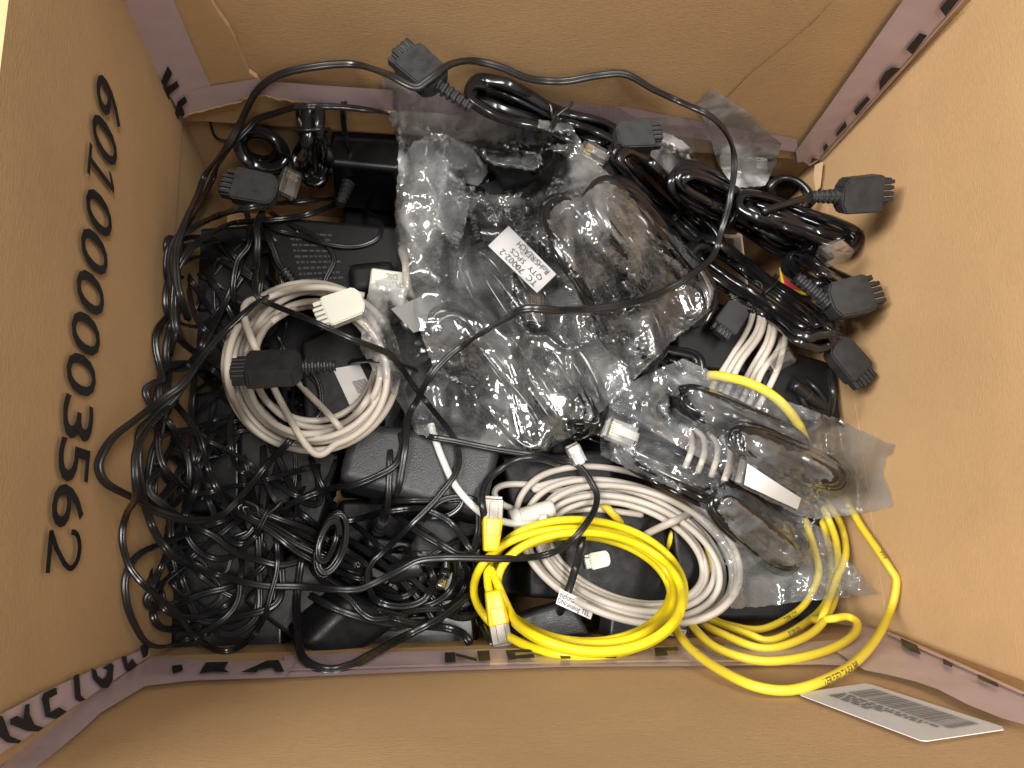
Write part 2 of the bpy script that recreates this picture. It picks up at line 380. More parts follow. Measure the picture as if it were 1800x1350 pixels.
def wpoly(name, k, pts, off, mat, parent=None, th=0.0):
    """flat shape lying on a flap, given by its outline in the picture"""
    P = wallpt(k, pts, off); n = len(P); V = list(P); F = [list(range(n))]
    if th:
        V += [p - PL[k][1] * th for p in P]; F.append(list(range(2 * n - 1, n - 1, -1)))
        F += [[i, i + n, (i + 1) % n + n, (i + 1) % n] for i in range(n)]
    return mesh_obj(name, V, F, mat, parent or box)
# torn second layer at the top left and its tape
wpoly('torn_layer', 0, [(300, -12), (362, -12), (385, 25), (402, 48), (414, 72), (424, 98), (438, 128), (452, 138), (459, 150), (392, 168), (330, 185)], 0.0026, 'card', box, 0.0025)
tp1 = wpoly('tape', 0, [(197, -12), (300, -12), (330, 60), (352, 110), (370, 150), (372, 175), (336, 201), (322, 209)], 0.0034, 'tape', box)
rag = [(330, 199), (344, 196), (356, 193), (368, 189), (382, 186), (396, 183), (410, 180), (418, 178), (428, 172), (440, 169), (452, 168), (463, 166), (472, 168), (486, 173), (500, 174), (514, 177), (528, 178), (545, 180), (562, 182), (580, 183), (600, 186), (640, 190), (690, 194)]
tp2 = wpoly('tape', 0, [(332, 160), (362, 153), (452, 138), (466, 142), (560, 150), (690, 158)] + [(x, y + random.uniform(-1, 2)) for x, y in rag[::-1]], 0.0040, 'tape', box)
V, F = [], []
for i, (x, y) in enumerate(rag):
    for xx in (x, x + 5):
        j = random.uniform(-1.2, 1.2); V += list(wallpt(0, [(xx, y - 0.5 + j * 0.4), (xx, y + 3.0 + j)], 0.0046))
n = len(V) // 2
mesh_obj('torn_edge', V, [(2 * i, 2 * i + 1, 2 * i + 3, 2 * i + 2) for i in range(n - 1)], 'card_edge', box)
tp3 = wpoly('tape', 0, [(690, 158), (1100, 188), (1250, 218), (1400, 244), (1404, 268), (1240, 246), (1000, 215), (690, 194)], 0.0012, 'tape', box)
tp4 = wpoly('tape', 0, [(1596, -12), (1702, -12), (1630, 70), (1545, 166), (1441, 281), (1424, 292), (1412, 284), (1402, 286), (1399, 266), (1450, 196)], 0.0018, 'tape', box)
wpoly('tape_fold', 0, [(1706, -12), (1702, -12), (1545, 166), (1441, 281), (1445, 282)], 0.0026, 'tape_ridge', box)
wpoly('torn_edge', 1, [(1432, 290), (1447, 284), (1445, 305), (1442, 330), (1434, 336), (1430, 315)], 0.003, 'card_edge', box)
tp5 = wpoly('tape', 3, [(262, 1138), (213, 1157), (150, 1184), (74, 1217), (-10, 1262), (-10, 1332), (38, 1302), (118, 1250), (184, 1206), (264, 1154)], 0.0012, 'tape', box)
tp6 = wpoly('tape', 2, [(264, 1156), (184, 1208), (118, 1252), (38, 1304), (-10, 1335), (-10, 1362), (45, 1362), (100, 1320), (142, 1285), (178, 1252), (255, 1206), (340, 1196), (500, 1191), (520, 1160), (400, 1162)], 0.0018, 'tape', box)
tp7 = wpoly('tape', 2, [(500, 1152), (650, 1147), (850, 1141), (1000, 1138), (1190, 1136), (1430, 1128), (1520, 1120), (1520, 1172), (1440, 1168), (1190, 1171), (1000, 1172), (750, 1180), (500, 1191)], 0.0012, 'tape', box)
wpoly('tape_fold', 2, [(505, 1176), (650, 1171), (850, 1165), (1000, 1162), (1190, 1160), (1320, 1161), (1320, 1163), (1190, 1163), (1000, 1166), (850, 1169), (650, 1175), (505, 1179)], 0.0020, 'tape_ridge', box)
tp8 = wpoly('tape', 2, [(1470, 1145), (1500, 1098), (1560, 1110), (1583, 1120), (1720, 1182), (1810, 1223), (1810, 1276), (1760, 1262), (1700, 1238), (1650, 1212), (1610, 1198), (1560, 1186), (1520, 1178)], 0.0022, 'tape', box)
wpoly('tape_fold', 2, [(1560, 1109), (1720, 1180), (1810, 1221), (1810, 1226), (1720, 1186), (1560, 1115)], 0.003, 'tape_ridge', box)
for k, par, off, ps in [
    (0, tp1, 0.0048, [[(295, 116), (303, 129), (290, 156), (283, 143)], [(291, 156), (311, 142), (315, 152), (298, 166), (296, 181), (294, 184), (286, 173), (279, 156), (280, 147)],
                 [(312, 179), (325, 169), (329, 179), (320, 187), (325, 200), (320, 207), (316, 202), (312, 213), (306, 205)], [(198, -8), (220, -8), (211, 14)]]),
    (0, tp4, 0.0032, [[(1652, 15), (1665, 0), (1671, -10), (1692, -8), (1662, 29)], [(1617, 58), (1630, 62), (1604, 96), (1593, 87)], [(1569, 118), (1583, 120), (1562, 141), (1546, 160), (1546, 144), (1557, 126)],
                 [(1524, 169), (1530, 174), (1505, 204), (1501, 196)], [(1486, 213), (1489, 222), (1470, 241), (1470, 234)], [(1453, 252), (1456, 258), (1448, 268), (1447, 259)], [(1428, 277), (1439, 280), (1423, 288)]]),
    (3, tp5, 0.0020, [[(-6, 1256), (5, 1259), (18, 1294), (38, 1302), (33, 1307), (12, 1305), (-6, 1291)], [(18, 1264), (30, 1258), (41, 1264), (44, 1239), (52, 1237), (52, 1255), (61, 1274), (77, 1279), (68, 1286), (47, 1285), (18, 1273)],
                 [(99, 1208), (101, 1220), (86, 1228), (89, 1252), (104, 1243), (118, 1251), (98, 1264), (80, 1260), (73, 1228), (77, 1218)], [(129, 1188), (139, 1184), (142, 1222), (151, 1230), (139, 1234), (132, 1228)],
                 [(160, 1174), (169, 1178), (172, 1188), (180, 1194), (186, 1190), (189, 1178), (180, 1174), (195, 1165), (200, 1169), (198, 1196), (190, 1209), (178, 1209), (163, 1193)], [(213, 1154), (222, 1153), (225, 1168), (232, 1157), (241, 1169), (228, 1182), (221, 1178)],
                 [(246, 1136), (258, 1130), (262, 1136), (260, 1152), (252, 1157)]]),
    (2, tp7, 0.0030, [[(782, 1147), (800, 1146), (801, 1164), (782, 1165)], [(801, 1148), (838, 1157), (838, 1163), (801, 1153)], [(838, 1144), (860, 1143), (862, 1161), (842, 1162)],
                 [(888, 1143), (904, 1142), (908, 1159), (894, 1160)], [(904, 1142), (934, 1141), (934, 1146), (905, 1147)], [(906, 1152), (938, 1149), (940, 1156), (908, 1158)], [(980, 1140), (998, 1139), (1003, 1158), (986, 1158)], [(1060, 1138), (1080, 1137), (1084, 1157), (1064, 1157)],
                 [(1150, 1138), (1191, 1137), (1191, 1143), (1172, 1144), (1174, 1152), (1152, 1154)]]),
    (2, tp6, 0.0030, [[(424, 1181), (450, 1170), (468, 1161), (490, 1160), (500, 1181), (485, 1181), (478, 1173), (455, 1177), (450, 1182)], [(350, 1184), (362, 1164), (402, 1163), (394, 1176), (404, 1182), (372, 1180)], [(302, 1170), (320, 1168), (322, 1178), (304, 1184)]]),
    (2, tp8, 0.0038, [[(1583, 1121), (1612, 1134), (1619, 1151), (1601, 1144), (1586, 1134)], [(1657, 1157), (1675, 1166), (1673, 1173), (1658, 1167)], [(1719, 1185), (1753, 1200), (1755, 1208), (1719, 1193)], [(1796, 1219), (1806, 1224), (1806, 1232)]])]:
    for p in ps: wpoly('printed_letter', k, p, off, 'ink', par)
# crease lines in the top flap
wpoly('scored_crease', 0, [(1270, 180), (1322, 128), (1380, 82), (1430, 40), (1468, 0), (1470, 0), (1432, 42), (1382, 85), (1324, 131), (1272, 183)], 0.0009, 'card', box)

hc = [(352, 196), (366, 205), (371, 222), (377, 238), (388, 246), (404, 247)]
d_ = rays(hc); a_, n_ = LOWP[0]; t_ = ((a_ + n_ * 0.0006 - CAM) @ n_) / (d_ @ n_)
V, F = sweep(crom(CAM + d_ * t_[:, None], 0.002), 'round', 0.0007); mesh_obj('hand_hole_cut', V, F, 'ink', box)
# text helpers
def text_mesh(s, size=1.0, bold=0.0):
    cu = bpy.data.curves.new('txt', 'FONT'); cu.body = s; cu.size = size; cu.resolution_u = 3; cu.offset = bold
    o = bpy.data.objects.new('txt', cu); COL.objects.link(o); bpy.context.view_layer.update()
    me = bpy.data.meshes.new_from_object(o.evaluated_get(bpy.context.evaluated_depsgraph_get()))
    V = np.array([v.co[:2] for v in me.vertices]) if len(me.vertices) else np.zeros((0, 2)); F = [tuple(p.vertices) for p in me.polygons]
    bpy.data.objects.remove(o); bpy.data.meshes.remove(me); bpy.data.curves.remove(cu)
    return V, F
def fit01(V):
    lo, hi = V.min(0), V.max(0); return (V - lo) / np.maximum(hi - lo, 1e-6)
# the number on the left flap: one printed digit after another
DIG = [('6', 192, 181), ('0', 185, 247), ('1', 179, 307), ('0', 175, 375), ('0', 167, 443), ('0', 160, 515), ('0', 152, 587), ('0', 144, 659), ('3', 138, 738), ('5', 131, 812), ('6', 121, 890), ('2', 114, 967)]
a3, n3 = PL[3]
rd = FOLD[3] - FOLD[0]; rd = rd / np.linalg.norm(rd); upv = -np.cross(n3, rd); upv = upv / np.linalg.norm(upv)
if upv[2] > 0: upv = -upv
for ch, x, y in DIG:
    V, F = text_mesh(ch, bold=0.005); V = fit01(V) - 0.5
    if ch == '1':
        V = np.array([(-0.42, -0.5), (0.42, -0.5), (0.42, -0.4), (0.08, -0.4), (0.08, 0.5), (-0.08, 0.5), (-0.36, 0.34), (-0.36, 0.22), (-0.09, 0.36), (-0.09, -0.4), (-0.42, -0.4)]); F = [tuple(range(11))]
    if ch == '2':
        C_ = [(-0.42 * math.cos(t), 0.22 + 0.25 * math.sin(t)) for t in np.linspace(-0.15, 3.3, 12)] + [(0.30, 0.02), (-0.05, -0.26), (-0.40, -0.44), (0.46, -0.44)]
        C_ = np.array(C_); V, F = [], []
        for a_, b_ in zip(C_[:-1], C_[1:]):
            d_ = (b_ - a_) / np.linalg.norm(b_ - a_); q_ = np.array([-d_[1], d_[0]]) * 0.064; e_ = d_ * 0.03; F.append(tuple(range(len(V), len(V) + 4))); V += [a_ - q_ - e_, b_ - q_ + e_, b_ + q_ + e_, a_ + q_ - e_]
        V = np.array(V)
    c = wallpt(3, [(x, y)], 0.0010)[0]
    P = c + np.outer(V[:, 0] * 0.0148, rd) + np.outer(V[:, 1] * 0.0270, upv)
    mesh_obj('printed_digit', P, F, 'ink', box)
# sticker on the front flap
SQ = np.array([(1402, 1217), (1525, 1201), (1766, 1280), (1627, 1302)], float)
def bil(Q, u, v): return (Q[0] * (1 - u)[:, None] + Q[1] * u[:, None]) * (1 - v)[:, None] + (Q[3] * (1 - u)[:, None] + Q[2] * u[:, None]) * v[:, None]
def wquad(name, u0, u1, v0, v1, off, mat, par):
    return wpoly(name, 2, bil(SQ, np.array([u0, u1, u1, u0]), np.array([v0, v0, v1, v1])), off, mat, par)
stk = wpoly('sticker', 2, [(1404, 1218), (1520, 1201), (1532, 1203), (1762, 1277), (1764, 1282), (1630, 1302), (1618, 1301), (1408, 1222)], 0.0012, 'greypaper', box, 0.0003)
v = 0.10
while v < 0.88:
    t = random.choice([0.004, 0.006, 0.01, 0.014]); wquad('barcode_bar', 0.52, 0.9, v, v + t, 0.0015, 'print', stk); v += t + random.choice([0.005, 0.008, 0.012])
for i, u in enumerate((0.46, 0.40, 0.34, 0.28)):
    v = 0.1
    while v < (0.8, 0.7, 0.45, 0.4)[i]:
        t = random.uniform(0.02, 0.07); wquad('printed_word', u - 0.022, u + 0.018, v, v + t, 0.0015, 'print', stk); v += t + 0.015
# ------------------------------------------------------------------ builders for the contents
def box_mesh(V8, bev, seg=2):
    """hexahedron from 4 upper + 4 lower corners, edges bevelled"""
    bm = bmesh.new(); vs = [bm.verts.new(tuple(map(float, v))) for v in V8]
    for f in [(0, 1, 2, 3), (7, 6, 5, 4), (0, 4, 5, 1), (1, 5, 6, 2), (2, 6, 7, 3), (3, 7, 4, 0)]: bm.faces.new([vs[i] for i in f])
    bmesh.ops.recalc_face_normals(bm, faces=bm.faces)
    if bev: bmesh.ops.bevel(bm, geom=list(bm.edges), offset=bev, segments=seg, profile=0.6, affect='EDGES')
    return bm
def cuboid(cx, cy_, cz, lx, ly, lz):
    return [np.array([cx + sx * lx / 2, cy_ + sy * ly / 2, cz + sz * lz / 2]) for sz in (1, -1) for sx, sy in ((-1, -1), (1, -1), (1, 1), (-1, 1))]
def wn(o):
    md = o.modifiers.new('weighted', 'WEIGHTED_NORMAL'); md.weight = 90; md.keep_sharp = True
def adapter(quad, z, th, label, mat='adp', bev=0.003, group='power adapters in the box', seam=True, name='power_adapter'):
    zz = z if isinstance(z, (list, tuple)) else [z] * 4
    T = [A1(*q, zi) for q, zi in zip(quad, zz)]; c = sum(T) / 4
    nrm = np.cross(T[1] - T[0], T[3] - T[0]); nrm /= np.linalg.norm(nrm)
    if nrm[2] < 0: nrm = -nrm
    B = [t - nrm * th + (t - c) * 0.04 for t in T]
    root = thing(name, label, 'power adapter', group)
    bm = box_mesh(T + B, bev, 3); h = bm_obj('housing', bm, mat, root); stamp_obj(h)
    h.data.polygons.foreach_set('use_smooth', np.ones(len(h.data.polygons), bool)); wn(h)
    if seam:       # the parting line round the shell, a thin proud lip
        k = 0.42; R = [t * (1 - k) + b * k for t, b in zip(T, B)]; R = [c - nrm * th * k + (r - (c - nrm * th * k)) * 1.006 for r in R]
        V = R + [r - nrm * 0.0009 for r in R]
        Vt = [v + 0 for v in V]
        mesh_obj('seam_lip', Vt, [(0, 1, 5, 4), (1, 2, 6, 5), (2, 3, 7, 6), (3, 0, 4, 7)], mat, root)
    root['_top'] = 0
    return root, h, T, nrm
def on_quad(T, nrm, u, v, off=0.0004):
    T = np.array(T); u = np.asarray(u, float); v = np.asarray(v, float)
    return bil3(T, u, v) + nrm * off
def bil3(Q, u, v): return (Q[0] * (1 - u)[:, None] + Q[1] * u[:, None]) * (1 - v)[:, None] + (Q[3] * (1 - u)[:, None] + Q[2] * u[:, None]) * v[:, None]
def frame_at(W, tangent):
    x = np.array(tangent, float); x[2] *= 1; x /= np.linalg.norm(x); z = np.array([0, 0, 1.0]); y = np.cross(z, x); y /= np.linalg.norm(y); z = np.cross(x, y)
    Mx = np.eye(4); Mx[:3, 0], Mx[:3, 1], Mx[:3, 2], Mx[:3, 3] = x, y, z, W; return Mx
def xf(V, Mx): return [(Mx @ np.array([*v, 1.0]))[:3] for v in V]
def strain_relief(parent, P0, P1, r, mat='tae', rings=6, name='strain_relief'):
    """ribbed sleeve from P0 to P1"""
    P0, P1 = np.asarray(P0), np.asarray(P1); n = rings * 4 + 1; s = np.linspace(0, 1, n); W = P0 + (P1 - P0) * s[:, None]
    tp = np.where((np.arange(n) % 4) < 2, 1.0, 0.72) * (1 - 0.28 * s)
    V, F = sweep(W, 'round', r, 0, 0, tp); return mesh_obj(name, V, F, mat, parent)
def place_z(px_pts, th, r=0.004, extra=0.0):
    """height at which a small flat thing lies on the pile under the given pixels"""
    px = np.array(px_pts, float); z = np.full(len(px), 0.0); zw = zwall(px, th * 0.6)
    for _ in range(4):
        W = at(px, z); h = max(np.percentile(Hs(W, r), 80), zw.max() - 0.0) + th / 2; z[:] = h
    return z[0] + extra
def tae_plug(parent, c, tip, z=None, size=1.0, mat='tae', roll=0.0, pitch=0.0, flip=False, relief=True, relief_to=None, extra=0.0, side=1):
    """flat telephone plug: housing, contact block with tongues, ribbed sleeve; c and tip in the picture"""
    c = np.array(c, float); tip = np.array(tip, float); d = (tip - c) / np.linalg.norm(tip - c); nn = np.array([-d[1], d[0]])
    if z is None: z = place_z([c, c + d * 30, c - d * 25, c + nn * 22, c - nn * 22, tip], 0.009 * size, extra=extra)
    W = A1(*c, z); T = A1(*tip, z) - W; Mx = frame_at(W, T)
    R = np.eye(4); cr, sr = math.cos(roll), math.sin(roll); R[1:3, 1:3] = [[cr, -sr], [sr, cr]]
    P = np.eye(4); cp, sp = math.cos(pitch), math.sin(pitch); P[0, 0], P[0, 2], P[2, 0], P[2, 2] = cp, sp, -sp, cp
    Mx = Mx @ P @ R; s = size * 0.001 * 0.82; g = -1 if flip else 1
    ol = [(-13, -4.5), (-10, -9), (9.5, -9.6), (11, -8.4), (11, 8.4), (9.5, 9.6), (-10, 9), (-13, 4.5)]
    bm = bmesh.new(); N = len(ol)
    up = [bm.verts.new(xf([(x * s, g * y * s, 4.6 * s)], Mx)[0]) for x, y in ol]; lo = [bm.verts.new(xf([(x * s * 1.0, g * y * s, -4.6 * s)], Mx)[0]) for x, y in ol]
    bm.faces.new(up); bm.faces.new(lo[::-1])
    for i in range(N): bm.faces.new([up[i], lo[i], lo[(i + 1) % N], up[(i + 1) % N]])
    bmesh.ops.recalc_face_normals(bm, faces=bm.faces); bmesh.ops.bevel(bm, geom=list(bm.edges), offset=0.8 * s, segments=2, affect='EDGES')
    h = bm_obj('plug_housing', bm, mat, parent)
    def part(nm, *args, bev=0.3, m=mat):
        V8 = xf([(x, g * y, zz) for x, y, zz in cuboid(*[a * s for a in args])], Mx); o = bm_obj(nm, box_mesh(V8, bev * s, 1), m, h); return o
    o2 = side * 1.2
    part('contact_block', 13.4, o2, -0.9, 6.4, 12.6, 5.6)
    for i in range(4): part('contact_tongue', 13.8, o2 - 4.5 + i * 3.0, 1.6, 6.6, 2.0, 4.6)
    part('key_lug', 12.5, o2 - side * 8.4, -0.4, 6.5, 2.6, 5.0)
    for i in range(3): part('contact_spring', 14.0, o2 - 3.0 + i * 3.0, 2.2, 4.6, 0.5, 1.2, bev=0.05, m='metal')
    # round moulding mark on the housing
    a = np.linspace(0, 2 * math.pi, 20, endpoint=False); rg = [(math.cos(t) * 3.4 * s - 0.5 * s, math.sin(t) * 3.4 * s, 4.7 * s) for t in a] + [(math.cos(t) * 3.0 * s - 0.5 * s, math.sin(t) * 3.0 * s, 4.7 * s) for t in a]
    mesh_obj('moulding_ring', xf(rg, Mx), [(i, (i + 1) % 20, 20 + (i + 1) % 20, 20 + i) for i in range(20)], mat, h)
    tail = xf([(-12 * s, 0, 0)], Mx)[0]; e = xf([(-27 * s, 0, -1.0 * s)], Mx)[0]
    if relief_to is not None:
        e = A1(*relief_to, z - 0.001); 
    if relief: strain_relief(h, tail, e, 4.2 * s, mat)
    stamp_obj(h); stamp_tube(np.array([xf([(11 * s, 0, 0)], Mx)[0], xf([(19 * s, 0, 0)], Mx)[0]]), 0.0045 * size)
    return h, e
def rj_plug(parent, c, tip, z=None, size=1.0, wide=9.7, length=13, roll=0.0, boot=None, extra=0.0, wires=False, name='clear_plug', mat='clear'):
    c = np.array(c, float); tip = np.array(tip, float); d = (tip - c) / np.linalg.norm(tip - c); nn = np.array([-d[1], d[0]])
    if z is None: z = place_z([c, c + d * 15, c - d * 15, c + nn * 10, c - nn * 10], 0.007 * size, extra=extra)
    Mx = frame_at(A1(*c, z), A1(*tip, z) - A1(*c, z)); R = np.eye(4); cr, sr = math.cos(roll), math.sin(roll); R[1:3, 1:3] = [[cr, -sr], [sr, cr]]; Mx = Mx @ R; s = 0.001 * size
    def part(nm, args, bev, m, par):
        return bm_obj(nm, box_mesh(xf(cuboid(*[a * s for a in args]), Mx), bev * s, 2), m, par)
    h = part(name, (0, 0, 0, length, wide, 6.6), 0.5, mat, parent)
    part('collar', (length / 2 + 1.0, 0, -0.6, 1.9, wide * 0.9, 4.6), 0.3, mat, h)
    part('latch', (-1.0, 0, 4.2, length * 0.95, wide * 0.42, 1.0), 0.2, mat, h)
    nb = 6 if wide < 11 else 8
    for i in range(nb): part('contact_pin', (length / 2 - 2.4, (i - (nb - 1) / 2) * 1.05, 2.4, 4.2, 0.35, 1.6), 0.02, 'gold', h)
    if wires:
        for i, m in enumerate(('red', 'yel', 'metal', 'print')): part('inner_wire', (-1.5, (i - 1.5) * 1.2, 0.3, length * 0.75, 0.8, 0.9), 0.1, m, h)
    else: part('cord_end', (-length / 2 + 2.0, 0, -0.4, 5.5, wide * 0.5, 2.6), 0.3, 'cord2', h)
    stamp_obj(h)
    return h, xf([(-length / 2 * s - 0.002, 0, 0)], Mx)[0]
def cord(label, pts, r=0.0016, kind='twin', mat='cord', name='black_cord', cat='cord', group=None, **kw):
    root = thing(name, label, cat, group); kw.setdefault('dive', 0.016); W = lay(pts, r, **kw); o = tube('cable', W, kind, r, mat, root); return root, W
def tie(parent, c, d, half, loops=2, mat='tie', r=0.0008, tails=True):
    """wire tie laid round a bundle at c, across direction d (pixels)"""
    c = np.array(c, float); d = np.array(d, float) / np.linalg.norm(d)
    for k in range(loops):
        o = np.array([d[1], -d[0]]) * (k * 5 - 2); pts = [c + o - d * (half + 6), c + o - d * half, c + o, c + o + d * half, c + o + d * (half + 6)]
        px = crom(pts, 3.0); z = lay_z(px, r, 2); e = np.linspace(-1, 1, len(px)); z = z - 0.010 * np.maximum(0, np.abs(e) - 0.72) / 0.28
        W = at(px, z); tube('wire_tie', W, 'round', r, mat, parent, 0)
    if tails:
        z = lay_z(np.array([c]), r, 0)[0]; b0 = A1(*c, z)
        for sgn in (-1, 1):
            W = np.array([b0, b0 + [0.002 * sgn, 0.002, 0.003], b0 + [0.005 * sgn + 0.002, 0.006, 0.004], b0 + [0.009 * sgn, 0.009, 0.003]]); tube('wire_tie', crom(W, 0.001), 'round', r, mat, parent, 0)
def bundle(label, A, B, w, n, tie_s=0.0, r=0.0018, kind='flat', mat='flat', seed=0, name='telephone_cord', group='bundled telephone cords', bend=0.0, pinch=0.32, tail_a=None, tail_b=None, wtie=None, tied=True, spread=(0.12, 1.0), stiff=2, cat='cord', root=None, a_var=0.74):
    """a cord folded into long loops and tied in the middle; A, B ends in the picture"""
    rg = random.Random(seed); A, B = np.array(A, float), np.array(B, float); c = (A + B) / 2; d = (B - A) / 2; L = np.linalg.norm(d); dn = d / L; nn = np.array([-dn[1], dn[0]])
    pts = []
    if tail_a is not None: pts += [np.array(p, float) for p in tail_a]
    per = 20
    ml = [spread[0] + (spread[1] - spread[0]) * (i + rg.random()) / n for i in range(n)]; rg.shuffle(ml)
    for i in range(n):
        m1, m2 = ml[i], ml[(i + 1) % n]; off = rg.uniform(-0.10, 0.10) * w; aa = a_var + (1 - a_var) * m1 - 0.04 * rg.random()
        for k in range(per):
            th = 2 * math.pi * k / per; f = k / per; mm = m1 * (1 - f) + m2 * f
            s = math.cos(th) * aa; t = math.sin(th); pin = pinch + (1 - pinch) * min(1.0, abs(s - tie_s) * 1.7) ** 1.3
            lat = w * mm * pin * np.sign(t) * abs(t) ** 0.55 + off * pin
            pts.append(c + dn * L * s + nn * (lat + bend * (1 - s * s)))
    if tail_b is not None: pts += [np.array(p, float) for p in tail_b]
    if root is None: root = thing(name, label, cat, group)
    W = lay(pts, r, stiff=stiff, chunk=max(12, int(L * 2.0 / STEP)))
    tube('cable', W, kind, r, mat, root, 0.35)
    if tied:
        ct = c + dn * L * tie_s + nn * bend; tie(root, ct, nn, wtie or w * pinch + 8)
    return root, W
def coil(label, c, rx, ry, ang, n, r, mat, inner=0.7, seed=0, start=0.0, head=None, tail=None, name='coiled_cord', group=None, cat='cord', kind='round', wob=8, part=0.0, root=None, stiff=4):
    rg = random.Random(seed); c = np.array(c, float); ca, sa = math.cos(ang), math.sin(ang); pts = []
    if head is not None: pts += [np.array(p, float) for p in head]
    per = 14; N = int(n * per + part * per); k0, ph = [], []
    rr = [inner + (1 - inner) * (i + 0.5 * rg.random()) / (n + 1) for i in range(n + 2)]; rg.shuffle(rr); ox = [rg.uniform(-wob, wob) for _ in range(n + 2)]; oy = [rg.uniform(-wob, wob) for _ in range(n + 2)]
    for k in range(N):
        i = k // per; f = (k % per) / per; q = lambda a: a[i] * (1 - f) + a[i + 1] * f
        th = start + 2 * math.pi * k / per; x, y = rx * q(rr) * math.cos(th), ry * q(rr) * math.sin(th)
        pts.append(c + np.array([x * ca - y * sa + q(ox), x * sa + y * ca + q(oy)]))
    if tail is not None: pts += [np.array(p, float) for p in tail]
    if root is None: root = thing(name, label, cat, group)
    W = lay(pts, r, stiff=stiff, chunk=max(14, int(math.pi * (rx + ry) / 2 / STEP)))
    tube('cable', W, kind, r, mat, root, 0.05); return root, W

# film envelope over the pile
def gauss2(F, s):
    k = int(3 * s) + 1; g = np.exp(-0.5 * (np.arange(-k, k + 1) / s) ** 2); g /= g.sum()
    P = np.pad(F, ((k, k), (0, 0)), 'edge'); F = sum(g[i] * P[i:i + F.shape[0]] for i in range(2 * k + 1))
    P = np.pad(F, ((0, 0), (k, k)), 'edge'); return sum(g[i] * P[:, i:i + F.shape[1]] for i in range(2 * k + 1))
def max2(F, k):
    P = np.pad(F, ((k, k), (0, 0)), 'edge'); G = P[0:F.shape[0]].copy()
    for i in range(2 * k + 1): G = np.maximum(G, P[i:i + F.shape[0]])
    P = np.pad(G, ((0, 0), (k, k)), 'edge'); E = P[:, 0:F.shape[1]].copy()
    for i in range(2 * k + 1): E = np.maximum(E, P[:, i:i + F.shape[1]])
    return E
def inside(poly, P):
    x, y = P[:, 0], P[:, 1]; r = np.zeros(len(P), bool); n = len(poly)
    for i in range(n):
        (x1, y1), (x2, y2) = poly[i], poly[(i + 1) % n]
        c = (y1 > y) != (y2 > y); r ^= c & (x < (x2 - x1) * (y - y1) / ((y2 - y1) if y2 != y1 else 1e-9) + x1)
    return r
def edge_dist(poly, P):
    d = np.full(len(P), 1e9)
    for i in range(len(poly)):
        a, b = np.array(poly[i], float), np.array(poly[(i + 1) % len(poly)], float); ab = b - a
        t = np.clip(((P - a) @ ab) / (ab @ ab), 0, 1); d = np.minimum(d, np.linalg.norm(P - (a + t[:, None] * ab), axis=1))
    return d
def level(poly, k=18, s=4.0):
    """even out the hidden layers under the next cords"""
    n_ = at(np.array(poly, float), np.zeros(len(poly)))[:, :2]; m_ = inside(n_, np.stack([_gx.ravel(), _gy.ravel()], 1)).reshape(H.shape)
    m_ = gauss2(m_.astype(float), 3.0); C = gauss2(-max2(-max2(H, k), k), s); C = np.maximum(C, H); H[:] = H * (1 - m_) + C * m_
class Film:
    def __init__(s, poly, folds, amp=0.002, seed=0, close=7, blur=3.5, axis=None, puff=0.0, rough=1.0, wl=(0.002, 0.006), lift=0.0004):
        s.lift = lift
        s.poly = [tuple(map(float, p)) for p in poly]; s.E = gauss2(np.maximum(gauss2(-max2(-max2(H, close), close), blur), H + 0.0002), 0.9); s.puff = puff; s.rough = rough
        rg = np.random.default_rng(seed); pc = np.array(s.poly); lo, hi = pc.min(0), pc.max(0); s.f = []
        for k in range(folds):
            p = lo + (hi - lo) * rg.random(2); th = (axis if axis is not None and rg.random() < 0.75 else rg.random() * math.pi) + rg.normal() * 0.20; thin = k % 2
            wd = (0.0011 + 0.0009 * rg.random()) if thin else (wl[0] + (wl[1] - wl[0]) * rg.random()); a = amp * (0.30 + 0.3 * rg.random() if thin else 0.4 + 0.8 * rg.random()) * (1 if rg.random() < 0.75 else -0.7)
            s.f.append((p, np.array([math.cos(th), math.sin(th)]), 45 + 130 * rg.random() ** 1.3, wd / 0.0003, a))
        s.ph = rg.random((6, 3)) * 6.28; s.dr = rg.normal(size=(6, 2))
    def crumple(s, P):
        c = np.zeros(len(P)); wob = np.stack([np.sin(P[:, 1] / 23.0 + s.ph[0, 0]) + np.sin(P[:, 0] / 41.0), np.sin(P[:, 0] / 19.0 + s.ph[0, 1]) + np.sin(P[:, 1] / 37.0)], 1) * 2.0
        Q = P + wob
        for p, d, L, wd, a in s.f:
            v = Q - p; u = v @ d; t = np.abs(v @ np.array([-d[1], d[0]])); fa = np.clip(1 - (u / L) ** 2, 0, 1)
            c += a * fa * np.clip(1 - t / wd, 0, 1)
        for k in range(6):
            f = 0.03 * (1.5 ** k); c += s.rough * 0.0009 / (1.6 ** k) * (1 - np.abs(np.sin((Q @ s.dr[k]) * f + s.ph[k, 0] + 1.3 * np.sin((Q @ s.dr[(k + 1) % 6]) * f * 0.6 + s.ph[k, 1]))))
        return c
    def z(s, P, extra=0.0, flutter=True):
        P = np.asarray(P, float); z = np.zeros(len(P)); zw = zwall(P, 0.0012); cr = s.crumple(P); ed = edge_dist(s.poly, P)
        k = np.clip(ed / 22, 0.15, 1); pf = s.puff * np.clip(ed / 60, 0, 1) ** 0.7
        for _ in range(4): z = np.maximum(Hs(at(P, z), 0, s.E) + s.lift + cr * k + pf, zw)
        return z + extra
